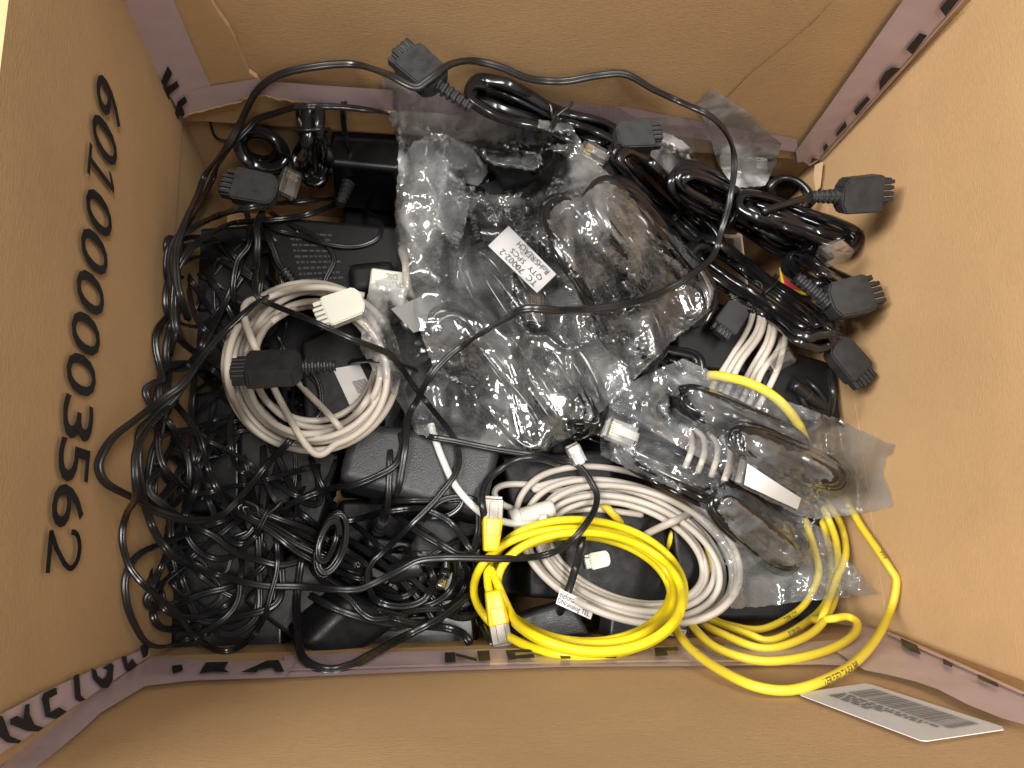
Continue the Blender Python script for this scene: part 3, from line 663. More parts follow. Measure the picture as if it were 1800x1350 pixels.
def bag(label, poly, folds, mat='film', amp=0.002, seed=0, step=5.0, under=None, group='clear plastic bags', name='plastic_bag', **kw):
    """clear film draped over what lies in the bag, closed underneath"""
    f = Film(poly, folds, amp, seed, **kw); P = np.array(f.poly)
    rgn = np.random.default_rng(seed + 50); out = []
    for i in range(len(P)):
        a, b = P[i], P[(i + 1) % len(P)]; m_ = max(1, int(np.linalg.norm(b - a) / step))
        for k in range(m_): out.append(a + (b - a) * k / m_ + rgn.normal(size=2) * (0.9 if k else 0))
    out = np.array(out); lo, hi = P.min(0), P.max(0)
    gx, gy = np.meshgrid(np.arange(lo[0], hi[0], step), np.arange(lo[1], hi[1], step * 0.87)); gx[1::2] += step / 2
    G = np.stack([gx.ravel(), gy.ravel()], 1) + rgn.normal(size=(gx.size, 2)) * step * 0.16
    G = G[inside(out, G)]; G = G[edge_dist(out, G) > step * 0.5]
    allp = np.vstack([out, G]); n0 = len(out)
    v2, e2, f2, _, _, _ = delaunay_2d_cdt([Vector(p) for p in allp], [(i, (i + 1) % n0) for i in range(n0)], [], 1, 1e-4)
    v2 = np.array([tuple(v) for v in v2]); z = f.z(v2); W = at(v2, z)
    root = thing(name, label, 'plastic bag', group)
    o = mesh_obj('film', W, f2, mat, root, True)
    if under is not None:      # the sheet beneath the contents
        z2 = np.zeros(len(v2)); zw = zwall(v2, 0.0012)
        for _ in range(3): z2 = np.maximum(Hs(at(v2, z2), 0, under) + 0.0003, zw)
        z2 = np.minimum(z2, z - 0.0005); mesh_obj('film_underside', at(v2, z2), f2, mat, root, True)
    stamp_tris(W, f2)
    return root, f
def label_on(parent, Q, f, mat='paper', name='sticker', off=0.0006, nu=14, nv=8, smoothk=1):
    """paper label lying on the film, corners in the picture"""
    Q = np.array(Q, float); u, v = np.meshgrid(np.linspace(0, 1, nu + 1), np.linspace(0, 1, nv + 1), indexing='ij')
    cs = 0.06; P = bil(Q, u.ravel(), v.ravel()); z = f(P) + off
    if smoothk > 1:
        A_ = np.stack([np.ones(len(P)), P[:, 0], P[:, 1], P[:, 0] * P[:, 1] * 1e-3], 1); co = np.linalg.lstsq(A_, z, rcond=None)[0]; fit = A_ @ co; z = fit + np.percentile(z - fit, 97); smoothk = 0
    zz = z.reshape(nu + 1, nv + 1)
    for _ in range(smoothk):
        p = np.pad(zz, 1, 'edge'); zz = np.maximum((p[:-2, 1:-1] + p[2:, 1:-1] + p[1:-1, :-2] + p[1:-1, 2:] + p[1:-1, 1:-1] * 2) / 6, 0 * zz - 1)
    F = [(i * (nv + 1) + j, (i + 1) * (nv + 1) + j, (i + 1) * (nv + 1) + j + 1, i * (nv + 1) + j + 1) for i in range(nu) for j in range(nv)
         if not ((i in (0, nu - 1)) and (j in (0, nv - 1)) and False)]
    o = mesh_obj(name, at(P, zz.ravel()), F, mat, parent, True)
    def zf(uv):
        a = np.clip(uv[:, 0], 0, 1) * nu; b = np.clip(uv[:, 1], 0, 1) * nv; i = np.minimum(a.astype(int), nu - 1); j = np.minimum(b.astype(int), nv - 1); fa, fb = a - i, b - j
        return zz[i, j] * (1 - fa) * (1 - fb) + zz[i + 1, j] * fa * (1 - fb) + zz[i, j + 1] * (1 - fa) * fb + zz[i + 1, j + 1] * fa * fb
    return o, Q, zf
def text_on(lab, s, box_, mat='print', name='printed_line', off=0.0003):
    """text set in a label; box_ = u0,u1 reading direction, v0 (foot), v1 (head)"""
    o, Q, zf = lab; V, F = text_mesh(s); V = fit01(V)
    u = box_[0] + (box_[1] - box_[0]) * V[:, 0]; v = box_[2] + (box_[3] - box_[2]) * V[:, 1]; uv = np.stack([u, v], 1)
    P = at(bil(Q, u, v), zf(uv) + off); return mesh_obj(name, P, F, mat, o)
def cord_text(parent, W, r, s, s0, h, mat='ink', rev=False, ang0=0.5, name='cord_print'):
    """printing along a cord, starting s0 metres from its end, letters h high"""
    V, F = text_mesh(s); lo = V.min(0); V = (V - lo) * (h / max(1e-6, V[:, 1].max() - lo[1]))
    d = np.linalg.norm(np.diff(W, axis=0), axis=1); S = np.concatenate([[0], np.cumsum(d)])
    T = np.gradient(W, axis=0); T /= np.linalg.norm(T, axis=1)[:, None]; sd = np.cross(T, [0, 0, 1.0]); sd /= np.linalg.norm(sd, axis=1)[:, None]; up = np.cross(sd, T)
    ip = lambda a, x: np.stack([np.interp(x, S, a[:, k]) for k in range(3)], 1)
    x = s0 + (-V[:, 0] if rev else V[:, 0]); a = (V[:, 1] - h / 2) / r * (1 if rev else -1) + ang0
    P = ip(W, x) + (r * 1.07) * (np.sin(a)[:, None] * ip(sd, x) + np.cos(a)[:, None] * ip(up, x))
    return mesh_obj(name, P, F, mat, parent)

# ------------------------------------------------------------------ bottom layer: adapters seen in the gaps
H[:] = np.maximum(H, -0.085 + 0.05 * np.clip((_gx + 0.02) / 0.12, 0, 1) * np.clip(1 - (-_gy - 0.05) / 0.08, 0.2, 1))
for i in range(4):
    for j in range(4):
        px_ = np.array([(-0.178 + 0.068 * (i + sx)) if True else 0 for sx in (0.03, 0.97, 0.97, 0.03)]); py_ = np.array([-0.132 + 0.066 * (j + sy) for sy in (0.97, 0.97, 0.03, 0.03)])
        if i == 0 and j == 3: continue
        zt_ = -0.088 + random.uniform(-0.006, 0.006); sh = random.uniform(-0.004, 0.004)
        T = [np.array([x + sh * (k - 1.5) * 0.3, y + 0.004, zt_]) for k, (x, y) in enumerate(zip(px_, py_))]; q = [(900 + FPX * ((t - CAM) @ ROT)[0] / -((t - CAM) @ ROT)[2], 675 - FPX * ((t - CAM) @ ROT)[1] / -((t - CAM) @ ROT)[2]) for t in T]
        adapter(q, zt_, 0.03, 'black adapter on the bottom of the box, glimpsed through gaps', 'adp', 0.003, group='adapters on the bottom of the box', seam=False)
adapter([(300, 430), (410, 415), (415, 650), (296, 655)], -0.060, 0.03, 'black adapter deep under the cords along the left wall', 'adpl', 0.003)
adapter([(276, 700), (420, 680), (425, 900), (284, 905)], -0.062, 0.03, 'black adapter in the dark below the cord loop on the left wall', 'adpl', 0.003)
adapter([(420, 690), (600, 800), (560, 930), (415, 900)], -0.058, 0.03, 'black adapter in the dark under the tied cord bundle', 'adp', 0.003)
adapter([(284, 915), (500, 905), (500, 1142), (300, 1150)], -0.040, 0.035, 'flat glossy black adapter in the front left corner', 'adpl', 0.003)
adapter([(640, 940), (850, 960), (852, 1085), (640, 1080)], -0.048, 0.03, 'black adapter below the crossing cords beside the yellow coil', 'adpl', 0.003)
adapter([(600, 1085), (835, 1072), (842, 1150), (605, 1166)], -0.030, 0.03, 'long black adapter lying against the front wall', 'adpl', 0.003)
adapter([(868, 1096), (1005, 1056), (1040, 1118), (880, 1142)], -0.026, 0.02, 'slate grey adapter under the front of the yellow coil', 'adpg', 0.003)
ad_, h_, T_, n_ = adapter([(1075, 1082), (1222, 1094), (1212, 1134), (1070, 1130)], -0.022, 0.02, 'grey adapter with printed side below the yellow coil', 'adpg', 0.002)
V, F = text_mesh('Fdl'); V = fit01(V)
mesh_obj('printed_line', on_quad(T_, n_, 0.92 - 0.35 * V[:, 0], 0.85 - 0.5 * V[:, 1], 0.0003), F, 'greypaper', h_)
adapter([(930, 880), (1190, 905), (1180, 1065), (930, 1050)], -0.040, 0.03, 'black adapter lying inside the grey coil', 'adp', 0.003)
adapter([(880, 800), (1080, 790), (1080, 880), (900, 890)], -0.036, 0.03, 'black adapter behind the grey coil under the bag edge', 'adp', 0.003)
adapter([(1195, 520), (1335, 545), (1330, 660), (1190, 640)], -0.022, 0.03, 'black adapter in the gap right of the big bag', 'adp', 0.003)
adapter([(1180, 900), (1440, 900), (1450, 1090), (1200, 1090)], -0.030, 0.03, 'black adapter below the dull yellow cable', 'adp', 0.003)
adapter([(1340, 600), (1470, 640), (1480, 740), (1340, 720)], -0.010, 0.03, 'black adapter beneath the plugs on the right', 'adp', 0.003)
adapter([(1230, 250), (1420, 260), (1420, 330), (1240, 340)], -0.030, 0.03, 'dark adapter under the empty bag at the back right', 'adp', 0.003)
adapter([(330, 402), (470, 392), (480, 530), (345, 545)], -0.056, 0.02, 'black adapter under the cords at the back left', 'adp', 0.003)
# upper adapters
ad, h_, T_, n_ = adapter([(582, 226), (722, 232), (704, 300), (578, 288)], -0.008, 0.055, 'tall glossy black adapter by the back wall', 'adpl', 0.0035)
strain_relief(ad, A1(612, 322, -0.026), A1(598, 360, -0.024), 0.0042, 'tae', 5, 'cord_sleeve')
ad, h_, T_, n_ = adapter([(462, 378), (704, 398), (716, 500), (500, 522)], [-0.034, -0.026, -0.026, -0.034], 0.03, 'flat black adapter with rating print behind the cream coil', 'adp', 0.003)
for i in range(9):      # rating print
    u0 = 0.16; 
    while u0 < 0.46:
        du = random.uniform(0.015, 0.05); vv = 0.2 + i * 0.075
        mesh_obj('printed_word', on_quad(T_, n_, [u0, u0 + du, u0 + du, u0], [vv, vv, vv + 0.028, vv + 0.028], 0.0003), [(0, 1, 2, 3)], 'dimprint', h_); u0 += du + 0.012
V, F = text_mesh('CE'); V = fit01(V); mesh_obj('printed_line', on_quad(T_, n_, 0.22 + 0.05 * V[:, 1], 0.12 + 0.14 * V[:, 0], 0.0003), F, 'greypaper', h_)
adapter([(612, 462), (690, 455), (700, 505), (618, 512)], -0.016, 0.012, 'small black adapter with rounded corners above the cream coil', 'adp', 0.005)
ad, h_, T_, n_ = adapter([(528, 600), (600, 558), (668, 600), (676, 735), (530, 745)][:1] + [(640, 545), (676, 735), (535, 745)], -0.040, 0.03, 'black adapter with barcode sticker inside the cream coil', 'adp', 0.003)
Q = np.array([(585, 648), (632, 640), (668, 712), (622, 728)], float); sk = mesh_obj('sticker', at(Q, np.full(4, -0.0394)), [(0, 1, 2, 3)], 'greypaper', h_)
for i in range(10):
    u = 0.35 + i * 0.028; mesh_obj('barcode_bar', at(bil(Q, np.array([0.45, 0.95, 0.95, 0.45]), np.array([u, u, u + 0.014, u + 0.014])), np.full(4, -0.0391)), [(0, 1, 2, 3)], 'ink', sk)
adapter([(618, 738), (884, 772), (850, 908), (594, 842)], [-0.024, -0.020, -0.016, -0.020], 0.034, 'big charcoal adapter with broad rounded front edge in the middle', 'adpg', 0.006)  # wide bevel reflects along the front edge; shell material is the same all over
ad, h_, T_, n_ = adapter([(736, 902), (812, 920), (812, 985), (728, 982)], [-0.022, -0.022, -0.014, -0.014], 0.026, 'small charcoal adapter head in front of the big adapter', 'adpg', 0.004)
adapter([(424, 1056), (512, 972), (612, 1034), (528, 1136)], -0.026, 0.03, 'dark matt adapter lying flat left of the tilted one', 'adpd', 0.003)
adapter([(530, 1134), (620, 1046), (716, 1092), (602, 1174)], [0.000, -0.006, -0.020, -0.012], 0.03, 'tilted charcoal adapter with rounded long edge by the front flap', 'adpd', 0.006, seam=False)
# ------------------------------------------------------------------ deep tangle on the left
GT = 'black cords lost in the deep tangle'
for i in range(16):
    rg = random.Random(100 + i); x0, x1, y0, y1 = [(300, 540, 400, 760), (285, 560, 690, 960), (290, 420, 880, 1110), (630, 850, 940, 1080)][i % 4]
    p = np.array([rg.uniform(x0, x1), rg.uniform(y0, y1)]); th = rg.uniform(0, 6.28); pts = [p.copy()]; cv = rg.choice([-1, 1]) * rg.uniform(0.08, 0.38)
    for k in range(rg.randint(5, 9)):
        th += cv + rg.uniform(-0.12, 0.12); q = p + 64 * np.array([math.cos(th), math.sin(th)])
        if not (x0 < q[0] < x1 and y0 < q[1] < y1): th += 1.3 * (1 if cv > 0 else -1); q = p + 45 * np.array([math.cos(th), math.sin(th)]); q = np.clip(q, [x0 + 4, y0 + 4], [x1, y1])
        p = q; pts.append(p.copy())
    cord(['thin black cord deep in the dark behind the cream coil', 'thin black cord deep in the dark below the cream coil', 'thin black cord deep in the front left corner', 'thin black cord deep in the dark left of the yellow coil'][i % 4], pts, rg.uniform(0.0009, 0.0012), 'twin', 'cord', group=GT, stiff=2)
# hidden cords that carry the bags and bundles in the middle and on the right
for i in range(8):
    rg = random.Random(300 + i); cx, cy_ = [(800, 420), (900, 600), (1050, 450), (1150, 620), (1250, 760), (1350, 850), (860, 330), (1000, 700)][i]
    bundle('tied black telephone cord buried under the bags in the middle', (cx - 90, cy_ - 60), (cx + 90, cy_ + 60), 55, 5, seed=i, group='buried tied cords', tied=False, r=0.002)

# ------------------------------------------------------------------ traced black cords of the left half, low ones first
LOW = [
 ('left border cord dipping behind the tangle below the digits', [(299, 551), (278, 577), (273, 604), (280, 642), (286, 667), (271, 673), (256, 685), (261, 703), (273, 723), (300, 760)], 0.0016),
 ('black cord arching beneath the lower left of the cream coil', [(330, 850), (346, 811), (367, 771), (402, 746), (440, 738), (520, 760)], 0.0014),
 ('second black cord arching beneath the cream coil', [(340, 860), (352, 820), (375, 785), (410, 762), (450, 757), (530, 775)], 0.0014),
 ('cord running steeply down through the dark beside the left wall', [(321, 930), (301, 950), (288, 985), (278, 1010), (270, 1035)], 0.0015),
 ('cord from the tied bundle slanting to the left wall and hooking back', [(480, 880), (419, 915), (374, 950), (321, 993), (280, 1030), (262, 1045), (258, 1056), (268, 1068), (308, 1061), (356, 1044), (419, 1026), (459, 998), (480, 971), (500, 930)], 0.0018),
 ('thin cord sagging in a shallow bow in the front left corner', [(270, 1040), (281, 1061), (301, 1079), (341, 1085), (381, 1074), (417, 1044), (425, 1000), (420, 960)], 0.0014),
 ('cord looping low over the left wall into the front left corner', [(420, 905), (340, 935), (278, 958), (240, 978), (221, 1015), (223, 1061), (238, 1101), (258, 1130), (286, 1137), (321, 1127), (361, 1109), (401, 1081), (419, 1051), (422, 1013), (430, 970)], 0.0015),
 ('vertical cord dropping past the tall adapter at the back', [(684, 176), (650, 172), (615, 168), (605, 178), (604, 213), (611, 250), (630, 290)], 0.0016),
 ('cord curving under the rating print adapter towards the coil', [(476, 374), (506, 392), (552, 414), (577, 434), (587, 459), (572, 492), (560, 540)], 0.0015),
 ('short cord hanging in a hook behind the cream coil', [(433, 372), (441, 407), (436, 434), (416, 462), (410, 520), (425, 570)], 0.0018),
 ('cord with ribbed sleeve leading into the cream coil', [(458, 380), (466, 402), (474, 422), (481, 440), (491, 465), (512, 490), (540, 530)], 0.0019),
 ('thin cord climbing from the tangle to the left of the coil', [(330, 500), (345, 560), (380, 600), (405, 640), (420, 690), (404, 751), (407, 791), (417, 821), (440, 836), (500, 850)], 0.0015),
 ('cord falling in a wave from below the coil to the tied bundle', [(300, 700), (329, 736), (349, 766), (362, 811), (377, 851), (399, 887), (430, 930)], 0.0018),
 ('cord sweeping through the dark from the left wall to the middle', [(283, 725), (277, 771), (283, 811), (306, 841), (349, 867), (402, 856), (447, 849), (528, 826), (590, 815)], 0.0015),
 ('wavering cord going down the left side and bowing to the bundle', [(286, 728), (314, 768), (331, 811), (331, 851), (324, 902), (326, 935), (346, 967), (377, 982), (409, 977), (450, 942), (480, 910)], 0.0015),
 ('thin cord running straight down right from the dark below the coil', [(350, 768), (402, 793), (452, 826), (482, 877), (510, 920)], 0.0013),
 ('cord with faint dashes curving from the left wall under the bundle', [(286, 820), (262, 845), (263, 866), (286, 887), (331, 920), (372, 940), (414, 971), (467, 988), (497, 993), (532, 983), (560, 960)], 0.0018),
 ('cord bowed round below the coil towards the big adapter', [(480, 849), (523, 872), (553, 864), (578, 841), (593, 801), (596, 770)], 0.0016),
 ('cord dropping beside the big adapter to the lower middle', [(540, 780), (545, 800), (558, 836), (573, 866), (595, 901), (621, 921), (653, 947), (690, 985)], 0.0016),
 ('thin double cord running down over the left of the big adapter', [(690, 760), (686, 790), (684, 846), (681, 891), (672, 920), (662, 940)], 0.0017),
 ('cord crossing the front of the big adapter from the coil', [(711, 720), (704, 758), (708, 783), (696, 816), (661, 838), (621, 853), (585, 858), (545, 871), (500, 890)], 0.0019),
 ('cord fanning out below the crossing point of the middle', [(640, 960), (676, 975), (706, 990), (740, 990), (790, 995)], 0.0017),
 ('round cord curled in the lower middle beside the silver tip plug', [(640, 1020), (650, 1045), (676, 1062), (713, 1066), (746, 1053), (762, 1026), (756, 1001), (740, 990)], 0.0021),
 ('inner round cord curl in the lower middle', [(655, 1010), (662, 1035), (680, 1048), (708, 1050), (728, 1036), (732, 1012)], 0.0018),
 ('cord with ribbed sleeve running to the front wall', [(660, 1075), (691, 1086), (741, 1099), (786, 1104), (814, 1114), (826, 1132)], 0.0021),
 ('thin cord standing beside the slate adapter at the front', [(838, 1080), (850, 1105), (862, 1128), (872, 1140)], 0.0015),
 ('cord sagging left of the yellow coil and rising over the adapter head', [(751, 1051), (776, 1074), (809, 1086), (839, 1079), (854, 1051), (852, 1013), (832, 976), (801, 928), (772, 906), (737, 894), (684, 899), (641, 909), (603, 919), (560, 935)], 0.0018),
 ('cord bowing along the front flap round the tilted adapter', [(540, 940), (532, 973), (522, 1051), (524, 1114), (530, 1152), (553, 1172), (583, 1178), (616, 1170), (650, 1152), (701, 1124), (741, 1104), (781, 1081), (819, 1051), (847, 1026), (870, 1000), (893, 956), (888, 921)], 0.0020),
]
for i in range(32):
    rg = random.Random(700 + i); x0, x1, y0, y1 = [(296, 480, 420, 800), (275, 560, 640, 980), (262, 520, 760, 1115), (500, 840, 880, 1095)][i % 4]
    p = np.array([rg.uniform(x0, x1), rg.uniform(y0, y0 + 80)]); th = (math.pi / 2 if i % 4 < 3 else 0.2) + rg.uniform(-0.7, 0.7); pts = [p.copy()]; cv = rg.choice([-1, 1]) * rg.uniform(0.02, 0.20)
    for k in range(rg.randint(5, 7)):
        th += cv + rg.uniform(-0.12, 0.12); q = p + 78 * np.array([math.cos(th), math.sin(th)])
        if not (x0 < q[0] < x1 and y0 < q[1] < y1): th += 0.9 * np.sign(cv); q = np.clip(p + 60 * np.array([math.cos(th), math.sin(th)]), [x0, y0], [x1, y1])
        p = q; pts.append(p.copy())
    cord(['black cord arching over the tangle behind the cream coil', 'black cord arching over the tangle below the cream coil', 'black cord arching over the front left tangle', 'black cord arching over the tangle left of the yellow coil'][i % 4], pts, rg.uniform(0.0014, 0.0018), 'twin', rg.choice(['cord', 'cord2']), group='black cords arching over the tangle', stiff=3)
roots = {}
for lab, pts, r in LOW: roots[lab] = cord(lab, pts, r * 0.92, 'twin', random.choice(['cord', 'cord2']), stiff=3)
rt, W = roots['cord with ribbed sleeve leading into the cream coil']; strain_relief(rt, W[int(len(W) * 0.60)] + [0, 0, 0.0005], W[int(len(W) * 0.82)] + [0, 0, 0.0005], 0.0042, 'tae', 5)
rt, W = roots['cord with ribbed sleeve running to the front wall']; strain_relief(rt, W[int(len(W) * 0.30)], W[0] + [0, 0, 0.001], 0.0036, 'tae', 8)
rt, W = roots['thin double cord running down over the left of the big adapter']; strain_relief(rt, W[-1], W[int(len(W) * 0.86)], 0.0042, 'tae', 4)
# power plug lead: silver tip plug
rt = thing('power_lead', 'black lead with silver barrel tip in the lower middle', 'cord')
W = lay([(690, 1010), (720, 1000), (748, 992), (770, 990), (782, 992)], 0.0028, stiff=2); 
tube('ferrite_sleeve', W[:int(len(W) * 0.62)], 'round', 0.0055, 'cord2', rt, 0)
W2 = lay([(770, 978), (783, 984), (784, 1003)], 0.002, stiff=2); tube('cable', W2, 'round', 0.002, 'cord', rt, 0)
e = W2[-1]; t2 = A1(772, 1033, e[2] + 0.004); tube('plug_grip', np.array([e, e + (t2 - e) * 0.25, e + (t2 - e) * 0.35]), 'round', 0.0030, 'cord', rt, 0)
tube('metal_tip', np.array([e + (t2 - e) * 0.33, e + (t2 - e) * 0.95, t2]), 'round', 0.0026, 'metal', rt, 0)
# tied cord bundle on the left
bundle('tied bundle of thin black cord in the middle of the left tangle', (408, 884), (655, 1010), 30, 7, tie_s=-0.55, r=0.0014, kind='twin', mat='cord', seed=4, group=None, wtie=22, pinch=0.55)
coil('black cord wound upright round the tied bundle', (583, 955), 22, 58, 0.28, 5, 0.0014, 'cord', 0.62, seed=5, wob=8, kind='twin')
# back left: thick loops and folded bundle
coil('glossy thick black cord looped at the back left', (458, 262), 50, 34, 0.5, 6, 0.0020, 'flat', 0.5, seed=8, kind='flat', wob=9, tail=[(520, 300), (540, 320)])
bundle('black cord folded upright and tied at the back left', (548, 182), (556, 330), 36, 6, tie_s=-0.35, r=0.0019, seed=9, group=None, pinch=0.5, wtie=24)
# plug with clear connector at back left
rt = thing('telephone_cord', 'short dark plug with clear connector by the back left loops', 'cord')
h, e = tae_plug(rt, (446, 332), (415, 326), relief=False, size=1.15, extra=0.004); rj_plug(rt, (507, 325), (512, 308), roll=0.5, size=1.05, extra=0.004)
# cords over the back left
MID = [
 ('cord running from the back bag round the left corner and down the wall', [(700, 205), (678, 198), (600, 188), (527, 188), (481, 200), (451, 210), (436, 226), (421, 241), (401, 263), (383, 291), (373, 316), (350, 362), (328, 399), (316, 430), (312, 500), (330, 560)], 0.0019),
 ('cord lying across the back left plug and bending down at the wall', [(640, 358), (597, 349), (527, 354), (456, 362), (406, 372), (365, 387), (326, 408), (306, 425), (298, 458), (301, 491), (310, 560), (300, 620)], 0.0019),
 ('dashed cord from under the big bag curving down the left side', [(720, 285), (695, 304), (627, 351), (592, 359), (552, 374), (501, 384), (413, 392), (383, 404), (340, 432), (315, 467), (308, 500), (305, 540), (308, 575), (320, 600), (354, 629), (380, 660)], 0.0018),
 ('thin cord looping over the rating print adapter', [(585, 354), (627, 361), (657, 379), (670, 397), (665, 417), (645, 429), (615, 434), (577, 429), (527, 414), (486, 404), (466, 389), (461, 374)], 0.0014),
]
for lab, pts, r in MID: cord(lab, pts, r * 0.92, 'twin', 'cord', stiff=3)

# ------------------------------------------------------------------ cream coil with white plug
ck, W = coil('cream round cord coiled on the left with a white plug', (553, 645), 154, 154, 0.0, 10, 0.0019, 'cream', 0.66, seed=21, start=2.2, wob=12, tail=[(430, 560), (480, 520), (560, 505), (640, 520)], stiff=3)
tae_plug(ck, (602, 541), (566, 554), mat='whitep', relief=False, size=1.05, extra=0.001)
rt, W = cord('cream cord end crossing the inside of the cream coil', [(520, 668), (540, 690), (565, 715), (592, 745), (610, 770)], 0.0019, 'round', 'cream', name='cream_cord')
lb_, Wl = cord('black telephone cord with its plug lying across the cream coil', [(592, 642), (620, 636), (660, 632), (700, 640), (730, 650)], 0.0019, 'twin', 'cord', name='telephone_cord', stiff=3)
tae_plug(lb_, (478, 648), (430, 650), size=1.28, roll=0.75, relief_to=(590, 643), extra=0.004)

# ------------------------------------------------------------------ dull yellow cable on the right
yr = thing('network_cable', 'dull yellow network cable looped over the front right corner', 'cable')
YS = [
 [(1175, 969), (1185, 931), (1200, 910)], [(1223, 1032), (1246, 997), (1240, 950), (1218, 925)],
 [(1196, 1030), (1247, 1084), (1294, 1102), (1338, 1106), (1381, 1088), (1417, 1059), (1439, 1008), (1428, 954), (1410, 900)],
 [(1200, 1045), (1240, 1085), (1312, 1113), (1352, 1126), (1403, 1104), (1450, 1062), (1462, 1000), (1450, 930), (1430, 890)],
 [(1204, 1062), (1233, 1095), (1276, 1117), (1330, 1138), (1374, 1136), (1432, 1109), (1464, 1062), (1473, 1008), (1470, 954), (1457, 915), (1440, 880)],
 [(1440, 1100), (1470, 1020), (1486, 980), (1484, 943), (1473, 912), (1450, 880)],
 [(1192, 1066), (1219, 1102), (1258, 1138), (1323, 1160), (1385, 1160), (1457, 1142), (1500, 1117), (1507, 1095), (1489, 1084), (1460, 1088), (1421, 1090)],
 [(1480, 868), (1492, 885), (1512, 922), (1545, 970), (1565, 1000), (1576, 1022), (1567, 1068), (1542, 1120), (1502, 1165), (1450, 1195), (1390, 1213), (1330, 1207), (1270, 1180), (1222, 1147), (1192, 1112), (1184, 1078)]]
YW = []
for i, p in enumerate(YS):
    W = lay(p, 0.0021, stiff=4, dive=0.014); YW.append(W); tube('cable', W, 'round', 0.0021, 'yellow2', yr, 0)
def slen(W): return np.linalg.norm(np.diff(W, axis=0), axis=1).sum()
def near_s(W, px):
    d = W - CAM; q = d @ ROT; X = 900 + FPX * q[:, 0] / -q[:, 2]; Y = 675 - FPX * q[:, 1] / -q[:, 2]; i = np.argmin((X - px[0]) ** 2 + (Y - px[1]) ** 2)
    return np.linalg.norm(np.diff(W[:i + 1], axis=0), axis=1).sum()
cord_text(yr, YW[7], 0.0021, 'VERIFIED TIA-EIA 568', near_s(YW[7], (1440, 1198)), 0.0026, rev=True, ang0=0.05)
cord_text(yr, YW[7], 0.0021, 'TYPE CM', near_s(YW[7], (1205, 1133)), 0.0024, rev=True, ang0=0.0)
cord_text(yr, YW[7], 0.0021, '1999', near_s(YW[7], (1545, 970)), 0.0024, rev=False, ang0=0.2)
cord_text(yr, YW[2], 0.0021, 'TYPE CM', near_s(YW[2], (1372, 1092)), 0.0024, rev=False, ang0=-0.2)
cord_text(yr, YW[3], 0.0021, 'EVERNEW', near_s(YW[3], (1382, 1113)), 0.0024, rev=False, ang0=-0.2)
# ------------------------------------------------------------------ grey coil and white junction
gk, W = coil('large pale grey cord coil in front of the bags', (1100, 968), 215, 128, 0.36, 10, 0.0019, 'grey', 0.62, seed=31, start=3.6, wob=14, head=[(1130, 905), (1040, 895), (950, 902), (890, 890), (869, 868), (884, 853), (930, 852), (990, 860)], stiff=3)
wj = thing('white_cord', 'white cord with round end plugs reaching from the big bag to the grey coil', 'cord')
W = lay([(757, 745), (765, 772), (777, 805), (797, 848), (822, 880), (852, 905), (890, 918), (930, 922), (948, 921)], 0.0020, stiff=4); tube('cable', W, 'round', 0.0020, 'white', wj, 0)
e = W[-1]; tube('end_plug', np.array([e, e + [0.003, 0, 0], e + [0.0045, 0, 0.0005]]), 'round', 0.0058, 'white', wj, 0)
p0, p1 = A1(902, 914, e[2] - 0.004), A1(972, 893, e[2] - 0.004); tube('coupler', np.array([p0, p0 + (p1 - p0) * .1, p1 - (p1 - p0) * .1, p1]), 'round', 0.0052, 'whitep', wj, 0)
tube('end_plug', np.array([p0 - (p1 - p0) * .05, p0 + (p1 - p0) * .12, p0 + (p1 - p0) * .16]), 'round', 0.0064, 'white', wj, 0)
# things seen inside the grey coil
rt = thing('telephone_cord', 'white telephone plug lying inside the grey coil', 'cord')
tae_plug(rt, (1052, 984), (1034, 988), mat='whitep', relief=False, size=0.6, extra=0.0)
cord('yellow strand behind the grey coil slanting down', [(1052, 880), (1067, 893), (1085, 912), (1102, 934)], 0.0024, 'round', 'yellow2', name='yellow_cord')
cord('short yellow strand standing behind the grey coil', [(1112, 895), (1116, 912), (1120, 936)], 0.0024, 'round', 'yellow2', name='yellow_cord')
cord('pale grey cord crossing inside the grey coil', [(1098, 962), (1120, 948), (1150, 932), (1185, 916), (1225, 898)], 0.0022, 'round', 'grey', name='grey_cord')

# ------------------------------------------------------------------ bright yellow coil
GY = 0.0022
yk, W = coil('bright yellow network cable coil in front with two yellow boots', (1028, 1032), 180, 114, 0.10, 7, GY, 'yellow', 0.76, seed=41, start=3.0, wob=15, kind='round', cat='cable', name='network_cable', head=[(866, 960), (866, 985), (868, 1008)], tail=[(862, 1000), (858, 1030), (868, 1055)], stiff=3)
BS = 0.86
def boot(parent, c, tip, extra=0.0):
    c, tip = np.array(c, float), np.array(tip, float); d = (tip - c) / np.linalg.norm(tip - c)
    z = place_z([c, tip, c - d * 30], 0.011, extra=extra); Mx = frame_at(A1(*c, z), A1(*tip, z) - A1(*c, z)); s = 0.001 * BS
    V8 = cuboid(0, 0, 0, 20 * s, 12.5 * s, 10 * s)
    for i in (0, 3, 4, 7): V8[i][1] *= 0.72; V8[i][2] *= 0.75
    h = bm_obj('boot', box_mesh(xf(V8, Mx), 1.4 * s, 2), 'boot', parent); h.data.polygons.foreach_set('use_smooth', np.ones(len(h.data.polygons), bool))
    for i in range(5): bm_obj('grip_rib', box_mesh(xf(cuboid((3.2 + i * 1.4) * s, 0, 5.2 * s, 0.6 * s, 9 * s, 0.9 * s), Mx), 0.15 * s, 1), 'boot', h)
    bm_obj('latch_cover', box_mesh(xf(cuboid(4.5 * s, 0, 5.6 * s, 9.5 * s, 8 * s, 1.2 * s), Mx), 0.4 * s, 1), 'boot', h)
    pc = c + d * (tip - c) @ d * 1.0
    rj_plug(parent, c + d * 42, c + d * 70, z=z, wide=11.7, length=14, size=BS, mat='shield')
    stamp_obj(h)
